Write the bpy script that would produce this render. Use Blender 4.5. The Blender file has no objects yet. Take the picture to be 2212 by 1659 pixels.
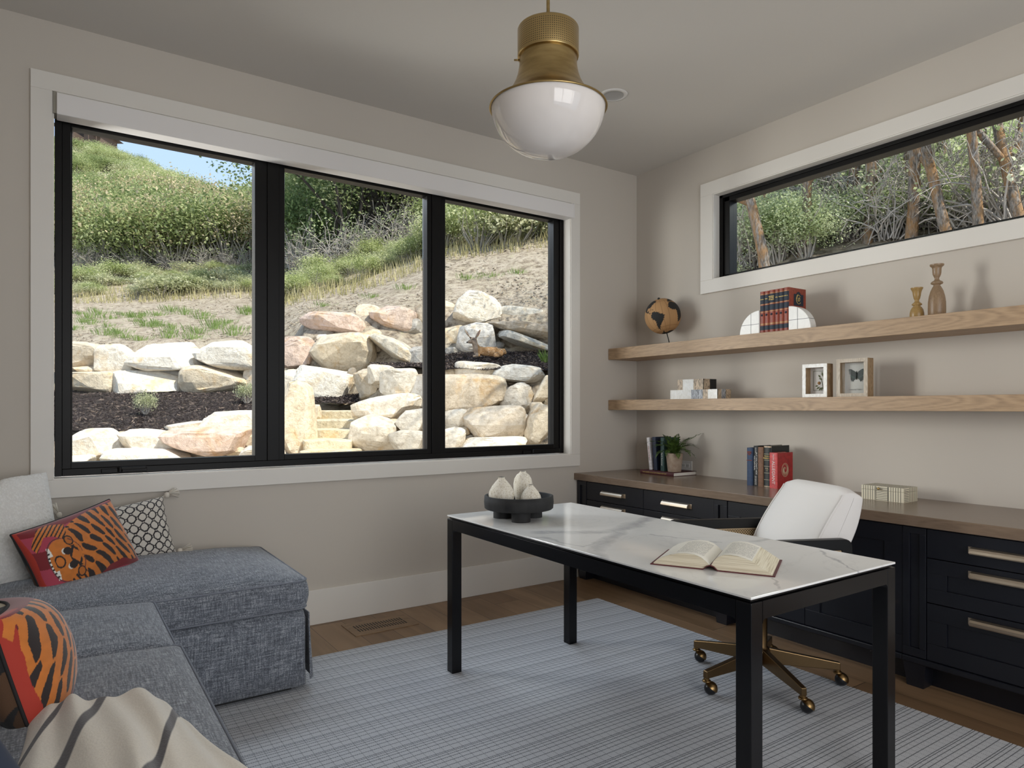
import bpy, bmesh, math, random
import numpy as np
from mathutils import Vector, Matrix, noise
R = math.radians
sc = bpy.context.scene
COL = sc.collection

# ------------------------------------------------------------------ camera
FPX, YAW, HOR = 1461.8, 0.5933, 880.94
CAM = Vector((-3.7878, -3.8638, 1.245))
cd = bpy.data.cameras.new('camera'); cam = bpy.data.objects.new('camera', cd); COL.objects.link(cam)
cam.location = CAM; cam.rotation_euler = (R(90), 0, -YAW)
cd.sensor_fit = 'HORIZONTAL'; cd.sensor_width = 36; cd.lens = FPX / 2212 * 36
cd.shift_y = (HOR - 829.5) / 2212; cd.clip_start = .05; cd.clip_end = 900
sc.camera = cam
FW = Vector((math.sin(YAW), math.cos(YAW), 0)); RT = Vector((math.cos(YAW), -math.sin(YAW), 0))
def at(u, v, D):
    """world point seen in direction (u, v) at distance D along the view axis (used to survey the garden)"""
    u, v, D = float(u), float(v), float(D)
    return CAM + D * (FW + RT * ((u - 1106) / FPX)) + Vector((0, 0, D * (HOR - v) / FPX))

# ------------------------------------------------------------------ colour management, world, sun, fill lamps
vs = sc.view_settings
vs.view_transform = 'Standard'; vs.look = 'None'; vs.gamma = 1; vs.use_curve_mapping = False
vs.exposure = 0.0
sc.cycles.max_bounces = 8; sc.cycles.diffuse_bounces = 4; sc.cycles.glossy_bounces = 3
sc.cycles.transparent_max_bounces = 8; sc.cycles.caustics_reflective = False; sc.cycles.caustics_refractive = False
sc.cycles.sample_clamp_indirect = 4
w = bpy.data.worlds.new('sky'); sc.world = w; w.use_nodes = True
nt = w.node_tree; nt.nodes.clear()
def N(t, k, **kw):
    n = t.nodes.new(k)
    for a, b in kw.items():
        if a.startswith('i_'):
            n.inputs[int(a[2:])].default_value = b
        else: setattr(n, a, b)
    return n
wo = N(nt, 'ShaderNodeOutputWorld'); bg = N(nt, 'ShaderNodeBackground'); bg.inputs[1].default_value = 1.4
tc = N(nt, 'ShaderNodeTexCoord'); sx = N(nt, 'ShaderNodeSeparateXYZ'); nt.links.new(tc.outputs[0], sx.inputs[0])
rp = N(nt, 'ShaderNodeValToRGB'); nt.links.new(sx.outputs[2], rp.inputs[0])
e = rp.color_ramp.elements; e[0].position = 0; e[0].color = (.62, .76, .92, 1); e[1].position = .7; e[1].color = (.24, .42, .75, 1)
nz = N(nt, 'ShaderNodeTexNoise'); nz.inputs['Scale'].default_value = 3.2; nz.inputs['Detail'].default_value = 7
mp = N(nt, 'ShaderNodeMapping'); mp.inputs['Scale'].default_value = (1, 1, 2.6); mp.inputs['Location'].default_value = (.3, .2, 0)
nt.links.new(tc.outputs[0], mp.inputs[0]); nt.links.new(mp.outputs[0], nz.inputs['Vector'])
cr = N(nt, 'ShaderNodeValToRGB'); cr.color_ramp.elements[0].position = .52; cr.color_ramp.elements[1].position = .68
nt.links.new(nz.outputs[0], cr.inputs[0])
mx = N(nt, 'ShaderNodeMixRGB'); mx.inputs[2].default_value = (.95, .96, .98, 1)
nt.links.new(cr.outputs[0], mx.inputs[0]); nt.links.new(rp.outputs[0], mx.inputs[1])
nt.links.new(mx.outputs[0], bg.inputs[0]); nt.links.new(bg.outputs[0], wo.inputs[0])

def light(name, kind, loc, target, energy, col=(1, 1, 1), size=None, size_y=None, angle=None):
    d = bpy.data.lights.new(name, kind); o = bpy.data.objects.new(name, d); COL.objects.link(o)
    o.location = loc; o.rotation_euler = (Vector(target) - Vector(loc)).to_track_quat('-Z', 'Y').to_euler()
    d.energy = energy; d.color = col
    if size: d.shape = 'RECTANGLE'; d.size = size; d.size_y = size_y
    if angle: d.angle = angle
    return o
SUN_TO = (RT * .62 - FW * .42 + Vector((0, 0, .95))).normalized()
light('sun', 'SUN', (0, 0, 20), Vector((0, 0, 20)) - SUN_TO, 6.8, (1, .95, .86), angle=R(.6))
# added area lamps hung unseen outside the openings, filling out the room's daylight
light('fill_big_window', 'AREA', (-2.25, 1.15, 3.45), (-1.9, -1.2, .4), 70, (.86, .93, 1), 3.4, 1.1)  # added fill from above the opening, standing in for more sky
light('fill_garden_side', 'AREA', (-5.4, 1.5, 1.9), (0, -1.35, 1.5), 330, (1, .985, .95), 1.8, 2.2)  # added fill, out of view to the left, aimed at the right wall
light('fill_high_window', 'AREA', (1.1, -1.9, 3.5), (-1.3, -1.9, 1.0), 60, (.95, 1, .93), 2.4, .8)  # added fill from above the high window
light('fill_back_opening', 'AREA', (-2.9, -5.75, 1.75), (-1.9, 0, 1.6), 84, (1, .965, .92), 3.0, 2.2)  # added fill from behind the camera

# ------------------------------------------------------------------ materials
def mat(name, col=(.5, .5, .5), rough=.5, metal=0, spec=.5, coat=0, sheen=0):
    m = bpy.data.materials.new(name); m.use_nodes = True
    b = m.node_tree.nodes['Principled BSDF']
    b.inputs['Base Color'].default_value = (*col, 1); b.inputs['Roughness'].default_value = rough
    b.inputs['Metallic'].default_value = metal; b.inputs['Specular IOR Level'].default_value = spec
    b.inputs['Coat Weight'].default_value = coat; b.inputs['Sheen Weight'].default_value = sheen
    return m
def nodes(m): return m.node_tree, m.node_tree.nodes['Principled BSDF']
def coords(t, scale=(1, 1, 1), rot=(0, 0, 0), kind=3):
    c = N(t, 'ShaderNodeTexCoord'); mp = N(t, 'ShaderNodeMapping')
    mp.inputs['Scale'].default_value = scale; mp.inputs['Rotation'].default_value = rot
    t.links.new(c.outputs[kind], mp.inputs[0]); return mp.outputs[0]
def noisetex(t, vec, scale, detail=4, dist=0, rough=.5):
    n = N(t, 'ShaderNodeTexNoise'); n.inputs['Scale'].default_value = scale; n.inputs['Detail'].default_value = detail
    n.inputs['Distortion'].default_value = dist; n.inputs['Roughness'].default_value = rough
    t.links.new(vec, n.inputs['Vector']); return n.outputs[0]
def ramp(t, fac, stops, interp='LINEAR'):
    r = N(t, 'ShaderNodeValToRGB'); r.color_ramp.interpolation = interp
    el = r.color_ramp.elements
    while len(el) < len(stops): el.new(.5)
    for q, (p, c) in zip(el, stops): q.position = p; q.color = (*c, 1) if len(c) == 3 else c
    t.links.new(fac, r.inputs[0]); return r.outputs[0]
def mix(t, fac, a, b, mode='MIX'):
    m = N(t, 'ShaderNodeMixRGB', blend_type=mode)
    for i, x in enumerate((fac, a, b)):
        if isinstance(x, (int, float)): m.inputs[i].default_value = x if i == 0 else (x, x, x, 1)
        elif isinstance(x, tuple): m.inputs[i].default_value = (*x, 1)
        else: t.links.new(x, m.inputs[i])
    return m.outputs[0]
def math_(t, op, a, b=0., c=None):
    m = N(t, 'ShaderNodeMath', operation=op)
    for i, x in enumerate((a, b, c)):
        if x is None: continue
        if isinstance(x, (int, float)): m.inputs[i].default_value = x
        else: t.links.new(x, m.inputs[i])
    return m.outputs[0]
def bump(m, h, strength=.3, dist=.01):
    t, b = nodes(m); n = N(t, 'ShaderNodeBump'); n.inputs['Strength'].default_value = strength
    n.inputs['Distance'].default_value = dist; t.links.new(h, n.inputs['Height']); t.links.new(n.outputs[0], b.inputs['Normal'])
def setcol(m, c): t, b = nodes(m); t.links.new(c, b.inputs['Base Color'])

def paint_mat(name, rough=.7, sheen=0, bmp=0, bscale=300):
    """colour comes from the pattern woven or printed into the mesh's colour attribute"""
    m = mat(name, rough=rough, sheen=sheen); t, b = nodes(m)
    a = N(t, 'ShaderNodeAttribute', attribute_name='Col'); t.links.new(a.outputs['Color'], b.inputs['Base Color'])
    if bmp: bump(m, noisetex(t, coords(t), bscale, 2), bmp, .003)
    return m
MT = {}
MT['wall'] = mat('wall_paint', (.60, .55, .488), .85, spec=.2)
MT['ceil'] = mat('ceiling_paint', (.665, .632, .585), .9, spec=.2)
MT['trim'] = mat('trim_paint', (.78, .745, .69), .45)
MT['blind'] = mat('blind_white', (.83, .80, .78), .5)
MT['black_frame'] = mat('window_black', (.0035, .003, .0028), .42, spec=.22)
MT['desk_black'] = mat('desk_black_lacquer', (.005, .005, .006), .22, spec=.3)
MT['cab'] = mat('cabinet_navy_black', (.0085, .0095, .0145), .33)
MT['chair_black'] = mat('chair_black_wood', (.006, .006, .006), .4, spec=.3)
MT['white_fabric'] = mat('white_linen', (.84, .81, .78), .9, sheen=.2)
t, b = nodes(MT['white_fabric']); bump(MT['white_fabric'], noisetex(t, coords(t), 900, 2), .15, .002)
MT['brass'] = mat('aged_brass', (.52, .37, .16), .3, 1)
t, b = nodes(MT['brass']); setcol(MT['brass'], ramp(t, noisetex(t, coords(t, (3, 3, 14)), 3, 3), [(.3, (.36, .25, .10)), (.7, (.56, .41, .19))]))
MT['dark_brass'] = mat('bronze_brass', (.20, .13, .065), .32, 1)
MT['caster'] = mat('caster_brass', (.26, .165, .07), .33, 1)
MT['rubber'] = mat('black_rubber', (.01, .01, .012), .3)
MT['nickel'] = mat('brushed_brass_pull', (.55, .46, .36), .42, 1)
MT['opal'] = mat('opal_glass', (.80, .75, .715), .07, spec=.6)
MT['paper'] = mat('page_paper', (.80, .74, .60), .8)
MT['page'] = mat('page_white', (.86, .82, .75), .8)
MT['black_wood'] = mat('black_stained_wood', (.010, .010, .011), .75)
t, b = nodes(MT['black_wood']); setcol(MT['black_wood'], ramp(t, noisetex(t, coords(t, (1, 1, .3)), 30, 3), [(.3, (.006, .006, .007)), (.8, (.020, .020, .021))]))
MT['white'] = mat('white_plastic', (.75, .73, .70), .4)
MT['dark'] = mat('dark_slot', (.01, .01, .01), .6)

def wood(name, c1, c2, c3, axis='Y', rough=.45, scale=1., contrast=1.):
    m = mat(name, rough=rough); t, b = nodes(m)
    st = {'Y': (1, .10, 1), 'X': (.10, 1, 1), 'Z': (1, 1, .10)}[axis]
    v = coords(t, tuple(s * scale for s in st))
    big = noisetex(t, v, 7, 2, 1.2)
    wv = N(t, 'ShaderNodeMath', operation='SINE'); t.links.new(math_(t, 'MULTIPLY', big, 75.), wv.inputs[0])
    fine = noisetex(t, coords(t, tuple(s * scale * 4 for s in st)), 40, 4)
    g = math_(t, 'MULTIPLY_ADD', wv.outputs[0], .5 * .55 * contrast, math_(t, 'MULTIPLY', fine, .9))
    col = ramp(t, g, [(.15, c1), (.45, c2), (.85, c3)])
    setcol(m, col); bump(m, g, .12, .002); return m
MT['oak'] = wood('light_oak', (.475, .325, .195), (.42, .28, .165), (.28, .185, .11), 'Y', .5, 1.3, .6)
MT['counter'] = wood('taupe_oak_top', (.235, .165, .115), (.215, .15, .103), (.165, .115, .08), 'Y', .24, 1., .35)
MT['frame_wood'] = wood('box_frame_wood', (.42, .29, .16), (.33, .22, .12), (.2, .13, .07), 'Z', .6, 4)
MT['candle_a'] = wood('ochre_mango_wood', (.47, .31, .12), (.38, .24, .085), (.22, .13, .05), 'Z', .3, 5, .35)
MT['candle_b'] = wood('grey_brown_mango_wood', (.36, .25, .15), (.29, .19, .11), (.17, .11, .065), 'Z', .35, 4, .35)

# oak floor planks running along Y
m = MT['floor'] = mat('oak_floor', rough=.42); t, b = nodes(m)
c = coords(t); sep = N(t, 'ShaderNodeSeparateXYZ'); t.links.new(c, sep.inputs[0])
px = math_(t, 'DIVIDE', sep.outputs[0], .185); pid = math_(t, 'FLOOR', px)
fx = math_(t, 'SUBTRACT', px, pid)
off = math_(t, 'MULTIPLY', math_(t, 'FRACT', math_(t, 'MULTIPLY', math_(t, 'SINE', math_(t, 'MULTIPLY', pid, 12.99)), 437.5)), 1.6)
py = math_(t, 'DIVIDE', math_(t, 'ADD', sep.outputs[1], off), 1.55); qid = math_(t, 'FLOOR', py); fy = math_(t, 'SUBTRACT', py, qid)
cmb = N(t, 'ShaderNodeCombineXYZ'); t.links.new(pid, cmb.inputs[0]); t.links.new(qid, cmb.inputs[1])
wn = N(t, 'ShaderNodeTexWhiteNoise'); t.links.new(cmb.outputs[0], wn.inputs[0])
va = N(t, 'ShaderNodeVectorMath', operation='ADD'); sc_ = N(t, 'ShaderNodeVectorMath', operation='SCALE'); sc_.inputs['Scale'].default_value = 9
t.links.new(wn.outputs[1], sc_.inputs[0]); t.links.new(coords(t, (1, .09, 1)), va.inputs[0]); t.links.new(sc_.outputs[0], va.inputs[1])
g = noisetex(t, va.outputs[0], 9, 6, 1.5)
base = ramp(t, wn.outputs[0], [(0, (.30, .19, .105)), (.5, (.235, .145, .08)), (1, (.37, .245, .14))])
col = mix(t, .75, base, ramp(t, g, [(.3, (.62, .58, .54)), (.65, (1.05, 1, .97))]), 'MULTIPLY')
gap = math_(t, 'MAXIMUM', math_(t, 'GREATER_THAN', math_(t, 'ABSOLUTE', math_(t, 'SUBTRACT', fx, .5)), .493), math_(t, 'GREATER_THAN', math_(t, 'ABSOLUTE', math_(t, 'SUBTRACT', fy, .5)), .4988))
setcol(m, mix(t, gap, col, (.05, .03, .018))); bump(m, g, .08, .002)

# rug: solid stripes along X in a six-line repeat, fine dotted lines along Y
m = MT['rug'] = mat('flatweave_rug', rough=.95, spec=.1); t, b = nodes(m)
c = coords(t); sep = N(t, 'ShaderNodeSeparateXYZ'); t.links.new(c, sep.inputs[0])
X, Y = sep.outputs[0], sep.outputs[1]
yy = math_(t, 'ADD', Y, math_(t, 'MULTIPLY', math_(t, 'SINE', math_(t, 'MULTIPLY', X, 9.)), .0012))
fr = math_(t, 'MULTIPLY', math_(t, 'FRACT', math_(t, 'DIVIDE', math_(t, 'ADD', math_(t, 'MULTIPLY', yy, -1.), -2.436), .1232)), .1232)
ln = None
for o in (.002, .0105, .0245, .0425, .0655, .0925):
    k = math_(t, 'LESS_THAN', math_(t, 'ABSOLUTE', math_(t, 'SUBTRACT', fr, o)), .0017)
    ln = k if ln is None else math_(t, 'MAXIMUM', ln, k)
st = math_(t, 'GREATER_THAN', math_(t, 'FRACT', math_(t, 'MULTIPLY', X, 125.)), .16)
l1 = math_(t, 'MULTIPLY', math_(t, 'MULTIPLY', ln, st), .88)
cx = math_(t, 'LESS_THAN', math_(t, 'ABSOLUTE', math_(t, 'SUBTRACT', math_(t, 'FRACT', math_(t, 'DIVIDE', X, .036)), .5)), .042)
dots = math_(t, 'GREATER_THAN', math_(t, 'FRACT', math_(t, 'MULTIPLY', Y, 170.)), .5)
l2 = math_(t, 'MULTIPLY', math_(t, 'MULTIPLY', cx, dots), .62)
wv = noisetex(t, coords(t, (1, 1, 1)), 420, 2)
base = ramp(t, wv, [(.35, (.47, .485, .52)), (.65, (.63, .64, .665))])
setcol(m, mix(t, math_(t, 'MAXIMUM', l1, l2), base, (.035, .04, .055))); bump(m, wv, .3, .002)

# slubbed blue-grey upholstery
m = MT['sofa'] = mat('slub_weave', rough=.95, spec=.15, sheen=.25); t, b = nodes(m)
a1 = noisetex(t, coords(t, (1, .07, 1)), 260, 3, 0, .6); a2 = noisetex(t, coords(t, (.07, 1, 1)), 240, 3, 0, .6)
a3 = noisetex(t, coords(t, (1, 1, .07)), 250, 3, 0, .6)
s = math_(t, 'MULTIPLY_ADD', a1, .4, math_(t, 'MULTIPLY_ADD', a2, .36, math_(t, 'MULTIPLY', a3, .34)))
setcol(m, ramp(t, s, [(.42, (.065, .07, .085)), (.545, (.155, .17, .20)), (.68, (.40, .42, .455))])); bump(m, s, .5, .003)
MT['piping'] = mat('blue_grey_piping', (.185, .20, .235), .9)

# white marble-look ceramic top with grey veins
m = MT['marble'] = mat('desk_ceramic', rough=.06, spec=.6); t, b = nodes(m)
c = coords(t)
wn1 = N(t, 'ShaderNodeTexNoise'); wn1.inputs['Scale'].default_value = 5.5; wn1.inputs['Detail'].default_value = 6; t.links.new(c, wn1.inputs['Vector'])
wsub = N(t, 'ShaderNodeVectorMath', operation='SUBTRACT'); t.links.new(wn1.outputs['Color'], wsub.inputs[0]); wsub.inputs[1].default_value = (.5, .5, .5)
wsc = N(t, 'ShaderNodeVectorMath', operation='SCALE'); t.links.new(wsub.outputs[0], wsc.inputs[0]); wsc.inputs['Scale'].default_value = .17
wad = N(t, 'ShaderNodeVectorMath', operation='ADD'); t.links.new(c, wad.inputs[0]); t.links.new(wsc.outputs[0], wad.inputs[1])
sp = N(t, 'ShaderNodeSeparateXYZ'); t.links.new(wad.outputs[0], sp.inputs[0])
def seg(ax, ay, bx, by):
    """distance of the (warped) surface point to a vein segment"""
    dx, dy = bx - ax, by - ay; L2 = dx * dx + dy * dy
    qx, qy = math_(t, 'SUBTRACT', sp.outputs[0], ax), math_(t, 'SUBTRACT', sp.outputs[1], ay)
    h = math_(t, 'MULTIPLY_ADD', qx, dx / L2, math_(t, 'MULTIPLY', qy, dy / L2)); h = math_(t, 'MINIMUM', math_(t, 'MAXIMUM', h, 0.), 1.)
    ex, ey = math_(t, 'MULTIPLY_ADD', h, -dx, qx), math_(t, 'MULTIPLY_ADD', h, -dy, qy)
    return math_(t, 'SQRT', math_(t, 'MULTIPLY_ADD', ex, ex, math_(t, 'MULTIPLY', ey, ey)))
OXD, OYD = -1.889, -1.895
VEINS = [(.050, .62, [(-2.165, -1.686), (-2.037, -1.749), (-1.884, -1.802), (-1.555, -1.66), (-1.27, -1.55)]), (.040, .55, [(-1.883, -1.827), (-2.097, -1.957), (-2.303, -2.154)]), (.007, .8, [(-1.837, -1.955), (-1.75, -2.127), (-1.738, -2.21)]),
         (.018, .5, [(-1.61, -2.285), (-1.50, -2.26)]), (.007, 1., [(-1.583, -2.5), (-1.646, -2.597), (-1.697, -2.673), (-1.719, -2.733)]), (.006, .7, [(-2.03, -2.613), (-2.105, -2.719)]), (.012, .5, [(-2.264, -1.713), (-2.188, -1.957), (-1.98, -1.905)])]
dens = None
for wd_, st_, P_ in VEINS:
    dm = None
    for (ax, ay), (bx, by) in zip(P_, P_[1:]):
        d_ = seg(ax - OXD, ay - OYD, bx - OXD, by - OYD); dm = d_ if dm is None else math_(t, 'MINIMUM', dm, d_)
    k_ = math_(t, 'MULTIPLY', math_(t, 'MAXIMUM', math_(t, 'MULTIPLY_ADD', dm, -1. / wd_, 1.), 0.), st_)
    k_ = math_(t, 'POWER', k_, .6)
    dens = k_ if dens is None else math_(t, 'MAXIMUM', dens, k_)
streak = noisetex(t, coords(t, (3, 1.2, 1), (0, 0, R(25))), 7, 6, 1.2, .6)
dens = math_(t, 'MULTIPLY', dens, ramp(t, streak, [(.3, (.45, .45, .45)), (.6, (1, 1, 1))]))
n2 = noisetex(t, coords(t, (1, 1.8, 1), (0, 0, R(38))), 2.1, 5, 1.3, .5); v2 = math_(t, 'ABSOLUTE', math_(t, 'SUBTRACT', n2, .5))
faint = ramp(t, v2, [(0, (.93, .93, .935)), (.012, (.985, .985, .985)), (.04, (1, 1, 1))])
setcol(m, mix(t, 1., mix(t, dens, (.85, .84, .825), (.44, .44, .465)), faint, 'MULTIPLY'))

def glassmat(name, tint=(1, 1, 1), f=.06):
    m = bpy.data.materials.new(name); m.use_nodes = True; t = m.node_tree; t.nodes.clear()
    o = N(t, 'ShaderNodeOutputMaterial'); tr = N(t, 'ShaderNodeBsdfTransparent'); gl = N(t, 'ShaderNodeBsdfGlossy'); mxs = N(t, 'ShaderNodeMixShader')
    tr.inputs[0].default_value = (*tint, 1); gl.inputs['Roughness'].default_value = .0
    lw = N(t, 'ShaderNodeLayerWeight'); lw.inputs[0].default_value = .12
    t.links.new(math_(t, 'MULTIPLY', lw.outputs[0], f * 12), mxs.inputs[0]); t.links.new(tr.outputs[0], mxs.inputs[1]); t.links.new(gl.outputs[0], mxs.inputs[2]); t.links.new(mxs.outputs[0], o.inputs[0]); return m
MT['glass'] = glassmat('window_glass', (.97, .98, .975), .05)

# ------------------------------------------------------------------ mesh helpers
class MB:
    def __init__(s): s.v = []; s.f = []; s.m = []; s.s = []
    def add(s, vs_, fs, mi=0, smooth=False):
        n = len(s.v); s.v += [tuple(x) for x in vs_]
        for f in fs: s.f.append(tuple(i + n for i in f)); s.m.append(mi); s.s.append(smooth)
        return s
    def box(s, x0, x1, y0, y1, z0, z1, mi=0, M=None):
        if x0 > x1: x0, x1 = x1, x0
        if y0 > y1: y0, y1 = y1, y0
        if z0 > z1: z0, z1 = z1, z0
        vs_ = [(x0, y0, z0), (x1, y0, z0), (x1, y1, z0), (x0, y1, z0), (x0, y0, z1), (x1, y0, z1), (x1, y1, z1), (x0, y1, z1)]
        if M: vs_ = [M @ Vector(p) for p in vs_]
        return s.add(vs_, [(0, 3, 2, 1), (4, 5, 6, 7), (0, 1, 5, 4), (1, 2, 6, 5), (2, 3, 7, 6), (3, 0, 4, 7)], mi)
    def lathe(s, prof, n=32, c=(0, 0, 0), mi=0, smooth=True, M=None, sx=1, sy=1):
        vs_ = []; fs = []; rings = []
        for r, z in prof:
            if r < 1e-6: rings.append([len(vs_)]); vs_.append((c[0], c[1], c[2] + z))
            else:
                rings.append(list(range(len(vs_), len(vs_) + n)))
                vs_ += [(c[0] + sx * r * math.cos(2 * math.pi * k / n), c[1] + sy * r * math.sin(2 * math.pi * k / n), c[2] + z) for k in range(n)]
        for a, b_ in zip(rings, rings[1:]):
            for k in range(n):
                k2 = (k + 1) % n
                if len(a) == 1 and len(b_) == 1: continue
                if len(a) == 1: fs.append((a[0], b_[k2], b_[k]))
                elif len(b_) == 1: fs.append((a[k], a[k2], b_[0]))
                else: fs.append((a[k], a[k2], b_[k2], b_[k]))
        if M: vs_ = [M @ Vector(p) for p in vs_]
        return s.add(vs_, fs, mi, smooth)
    def cyl(s, r, z0, z1, c=(0, 0, 0), n=24, mi=0, M=None):
        s.lathe([(r, z0), (r, z1)], n, c, mi, True, M)
        s.lathe([(0, z0), (r, z0)], n, c, mi, False, M); return s.lathe([(r, z1), (0, z1)], n, c, mi, False, M)
    def tube(s, pts, rad, n=8, mi=0, closed=False, cap=True):
        pts = [Vector(p) for p in pts]; L = len(pts)
        if not hasattr(rad, '__len__'): rad = [rad] * L
        vs_ = []; up = Vector((.13, .21, 1)).normalized(); fs = []; prev = None
        for i, p in enumerate(pts):
            d = (pts[(i + 1) % L] - pts[i - 1]) if closed else (pts[min(i + 1, L - 1)] - pts[max(i - 1, 0)])
            d.normalize()
            a = (prev - d * prev.dot(d)) if prev is not None else d.cross(up)
            if a.length < 1e-5: a = d.cross(Vector((1, 0, 0)))
            a.normalize(); prev = a; b_ = d.cross(a)
            vs_ += [p + rad[i] * (math.cos(2 * math.pi * k / n) * a + math.sin(2 * math.pi * k / n) * b_) for k in range(n)]
        for i in range(L if closed else L - 1):
            j = (i + 1) % L
            for k in range(n):
                k2 = (k + 1) % n; fs.append((i * n + k, j * n + k, j * n + k2, i * n + k2))
        s.add(vs_, fs, mi, True)
        if cap and not closed: s.add([], []); o = len(s.v) - L * n; s.f += [tuple(o + k for k in range(n)), tuple(o + (L - 1) * n + k for k in range(n))[::-1]]; s.m += [mi, mi]; s.s += [False, False]
        return s
    def prism(s, poly, y0, y1, mi=0, M=None, smooth=False):
        """poly is a list of (x, z); extruded along y"""
        n = len(poly); vs_ = [(x, y0, z) for x, z in poly] + [(x, y1, z) for x, z in poly]
        if M: vs_ = [M @ Vector(p) for p in vs_]
        s.add(vs_, [tuple(range(n)), tuple(range(2 * n - 1, n - 1, -1))], mi)
        o = len(s.v) - 2 * n
        for k in range(n):
            k2 = (k + 1) % n; s.f.append((o + k, o + n + k, o + n + k2, o + k2)); s.m.append(mi); s.s.append(smooth)
        return s
    def mesh(s, name, mats, org=(0, 0, 0)):
        me = bpy.data.meshes.new(name); ox, oy, oz = org
        me.from_pydata([(a - ox, b_ - oy, c - oz) for a, b_, c in s.v], [], s.f)
        for q in (mats if isinstance(mats, (list, tuple)) else [mats]): me.materials.append(MT[q] if isinstance(q, str) else q)
        me.polygons.foreach_set('material_index', s.m); me.polygons.foreach_set('use_smooth', s.s); me.update(); return me
    def build(s, name, mats, parent=None, org=(0, 0, 0), bevel=0, seg=2, subd=0):
        o = bpy.data.objects.new(name, s.mesh(name, mats, org)); COL.objects.link(o)
        if parent is not None: o.parent = parent
        else: o.location = org
        if bevel:
            bm_ = o.modifiers.new('bevel', 'BEVEL'); bm_.width = bevel; bm_.segments = seg; bm_.limit_method = 'ANGLE'; bm_.angle_limit = R(50)
        if subd:
            q = o.modifiers.new('subdivision', 'SUBSURF'); q.levels = subd; q.render_levels = subd
        return o
def tag(o, label=None, cat=None, group=None, kind=None):
    if label: o['label'] = label
    if cat: o['category'] = cat
    if group: o['group'] = group
    if kind: o['kind'] = kind
    return o
def thing(name, label, cat, loc=(0, 0, 0), rot=(0, 0, 0), group=None):
    o = bpy.data.objects.new(name, None); COL.objects.link(o); o.location = loc; o.rotation_euler = rot
    o.empty_display_size = .05
    return tag(o, label, cat, group)
def kids(o): return [c for c in COL.objects if c.parent == o]
def dup(o, parent=None, loc=None, rot=None, scale=None):
    ch = kids(o); c = o.copy(); COL.objects.link(c); c.parent = parent
    if loc is not None: c.location = loc
    if rot is not None: c.rotation_euler = rot
    if scale is not None: c.scale = scale
    for k in ch: dup(k, c)
    return c
def S(o): o['kind'] = 'structure'; return o
def rrect(w, h, r, n=6, c=(0, 0)):
    pts = []
    for cx, cy, a0 in ((w / 2 - r, h / 2 - r, 0), (-w / 2 + r, h / 2 - r, 90), (-w / 2 + r, -h / 2 + r, 180), (w / 2 - r, -h / 2 + r, 270)):
        for k in range(n + 1):
            a = R(a0 + 90 * k / n); pts.append((c[0] + cx + r * math.cos(a), c[1] + cy + r * math.sin(a)))
    return pts
def lettering(txt, parent, size, mx_, material, name='lettering', ext=.0003, align='LEFT', spacing=1.):
    cu = bpy.data.curves.new(name, 'FONT'); cu.body = txt; cu.size = size; cu.extrude = ext; cu.align_x = align; cu.align_y = 'CENTER'; cu.space_character = spacing
    cu.resolution_u = 3
    tmp = bpy.data.objects.new('tmp', cu); me = bpy.data.meshes.new_from_object(tmp)
    bpy.data.objects.remove(tmp); me.transform(mx_); me.materials.clear(); me.materials.append(material)
    o = bpy.data.objects.new(name, me); COL.objects.link(o); o.parent = parent; return o
def frame_mx(origin, xdir, ydir):
    x = Vector(xdir).normalized(); y = Vector(ydir).normalized(); z = x.cross(y)
    M = Matrix((x, y, z)).transposed().to_4x4(); M.translation = Vector(origin); return M
def inpoly(px_, py_, poly):
    c = np.zeros(px_.shape, bool); n = len(poly)
    for i in range(n):
        x1, y1 = poly[i]; x2, y2 = poly[(i + 1) % n]
        if y1 == y2: continue
        c ^= ((y1 > py_) != (y2 > py_)) & (px_ < (x2 - x1) * (py_ - y1) / (y2 - y1) + x1)
    return c
def gridmesh(name, P3, colr=None, mats=('wall',), flip=False, wrap=False):
    """P3: (nv, nu, 3) array of points -> smooth grid; colr (nv, nu, 3) painted into attribute Col"""
    nv, nu = P3.shape[:2]; idx = np.arange(nv * nu).reshape(nv, nu)
    a = idx[:-1, :-1].ravel(); b_ = idx[:-1, 1:].ravel(); c = idx[1:, 1:].ravel(); d = idx[1:, :-1].ravel()
    F = np.stack([a, b_, c, d] if not flip else [a, d, c, b_], 1)
    me = bpy.data.meshes.new(name); me.from_pydata(P3.reshape(-1, 3).tolist(), [], F.tolist())
    for q in mats: me.materials.append(MT[q] if isinstance(q, str) else q)
    me.polygons.foreach_set('use_smooth', [True] * len(me.polygons))
    if colr is not None:
        ca = me.color_attributes.new('Col', 'FLOAT_COLOR', 'POINT')
        arr = np.ones((nv * nu, 4), np.float32); arr[:, :3] = colr.reshape(-1, 3); ca.data.foreach_set('color', arr.ravel())
    me.update(); return me
def linkmesh(name, me, parent=None):
    o = bpy.data.objects.new(name, me); COL.objects.link(o); o.parent = parent; return o
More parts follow.
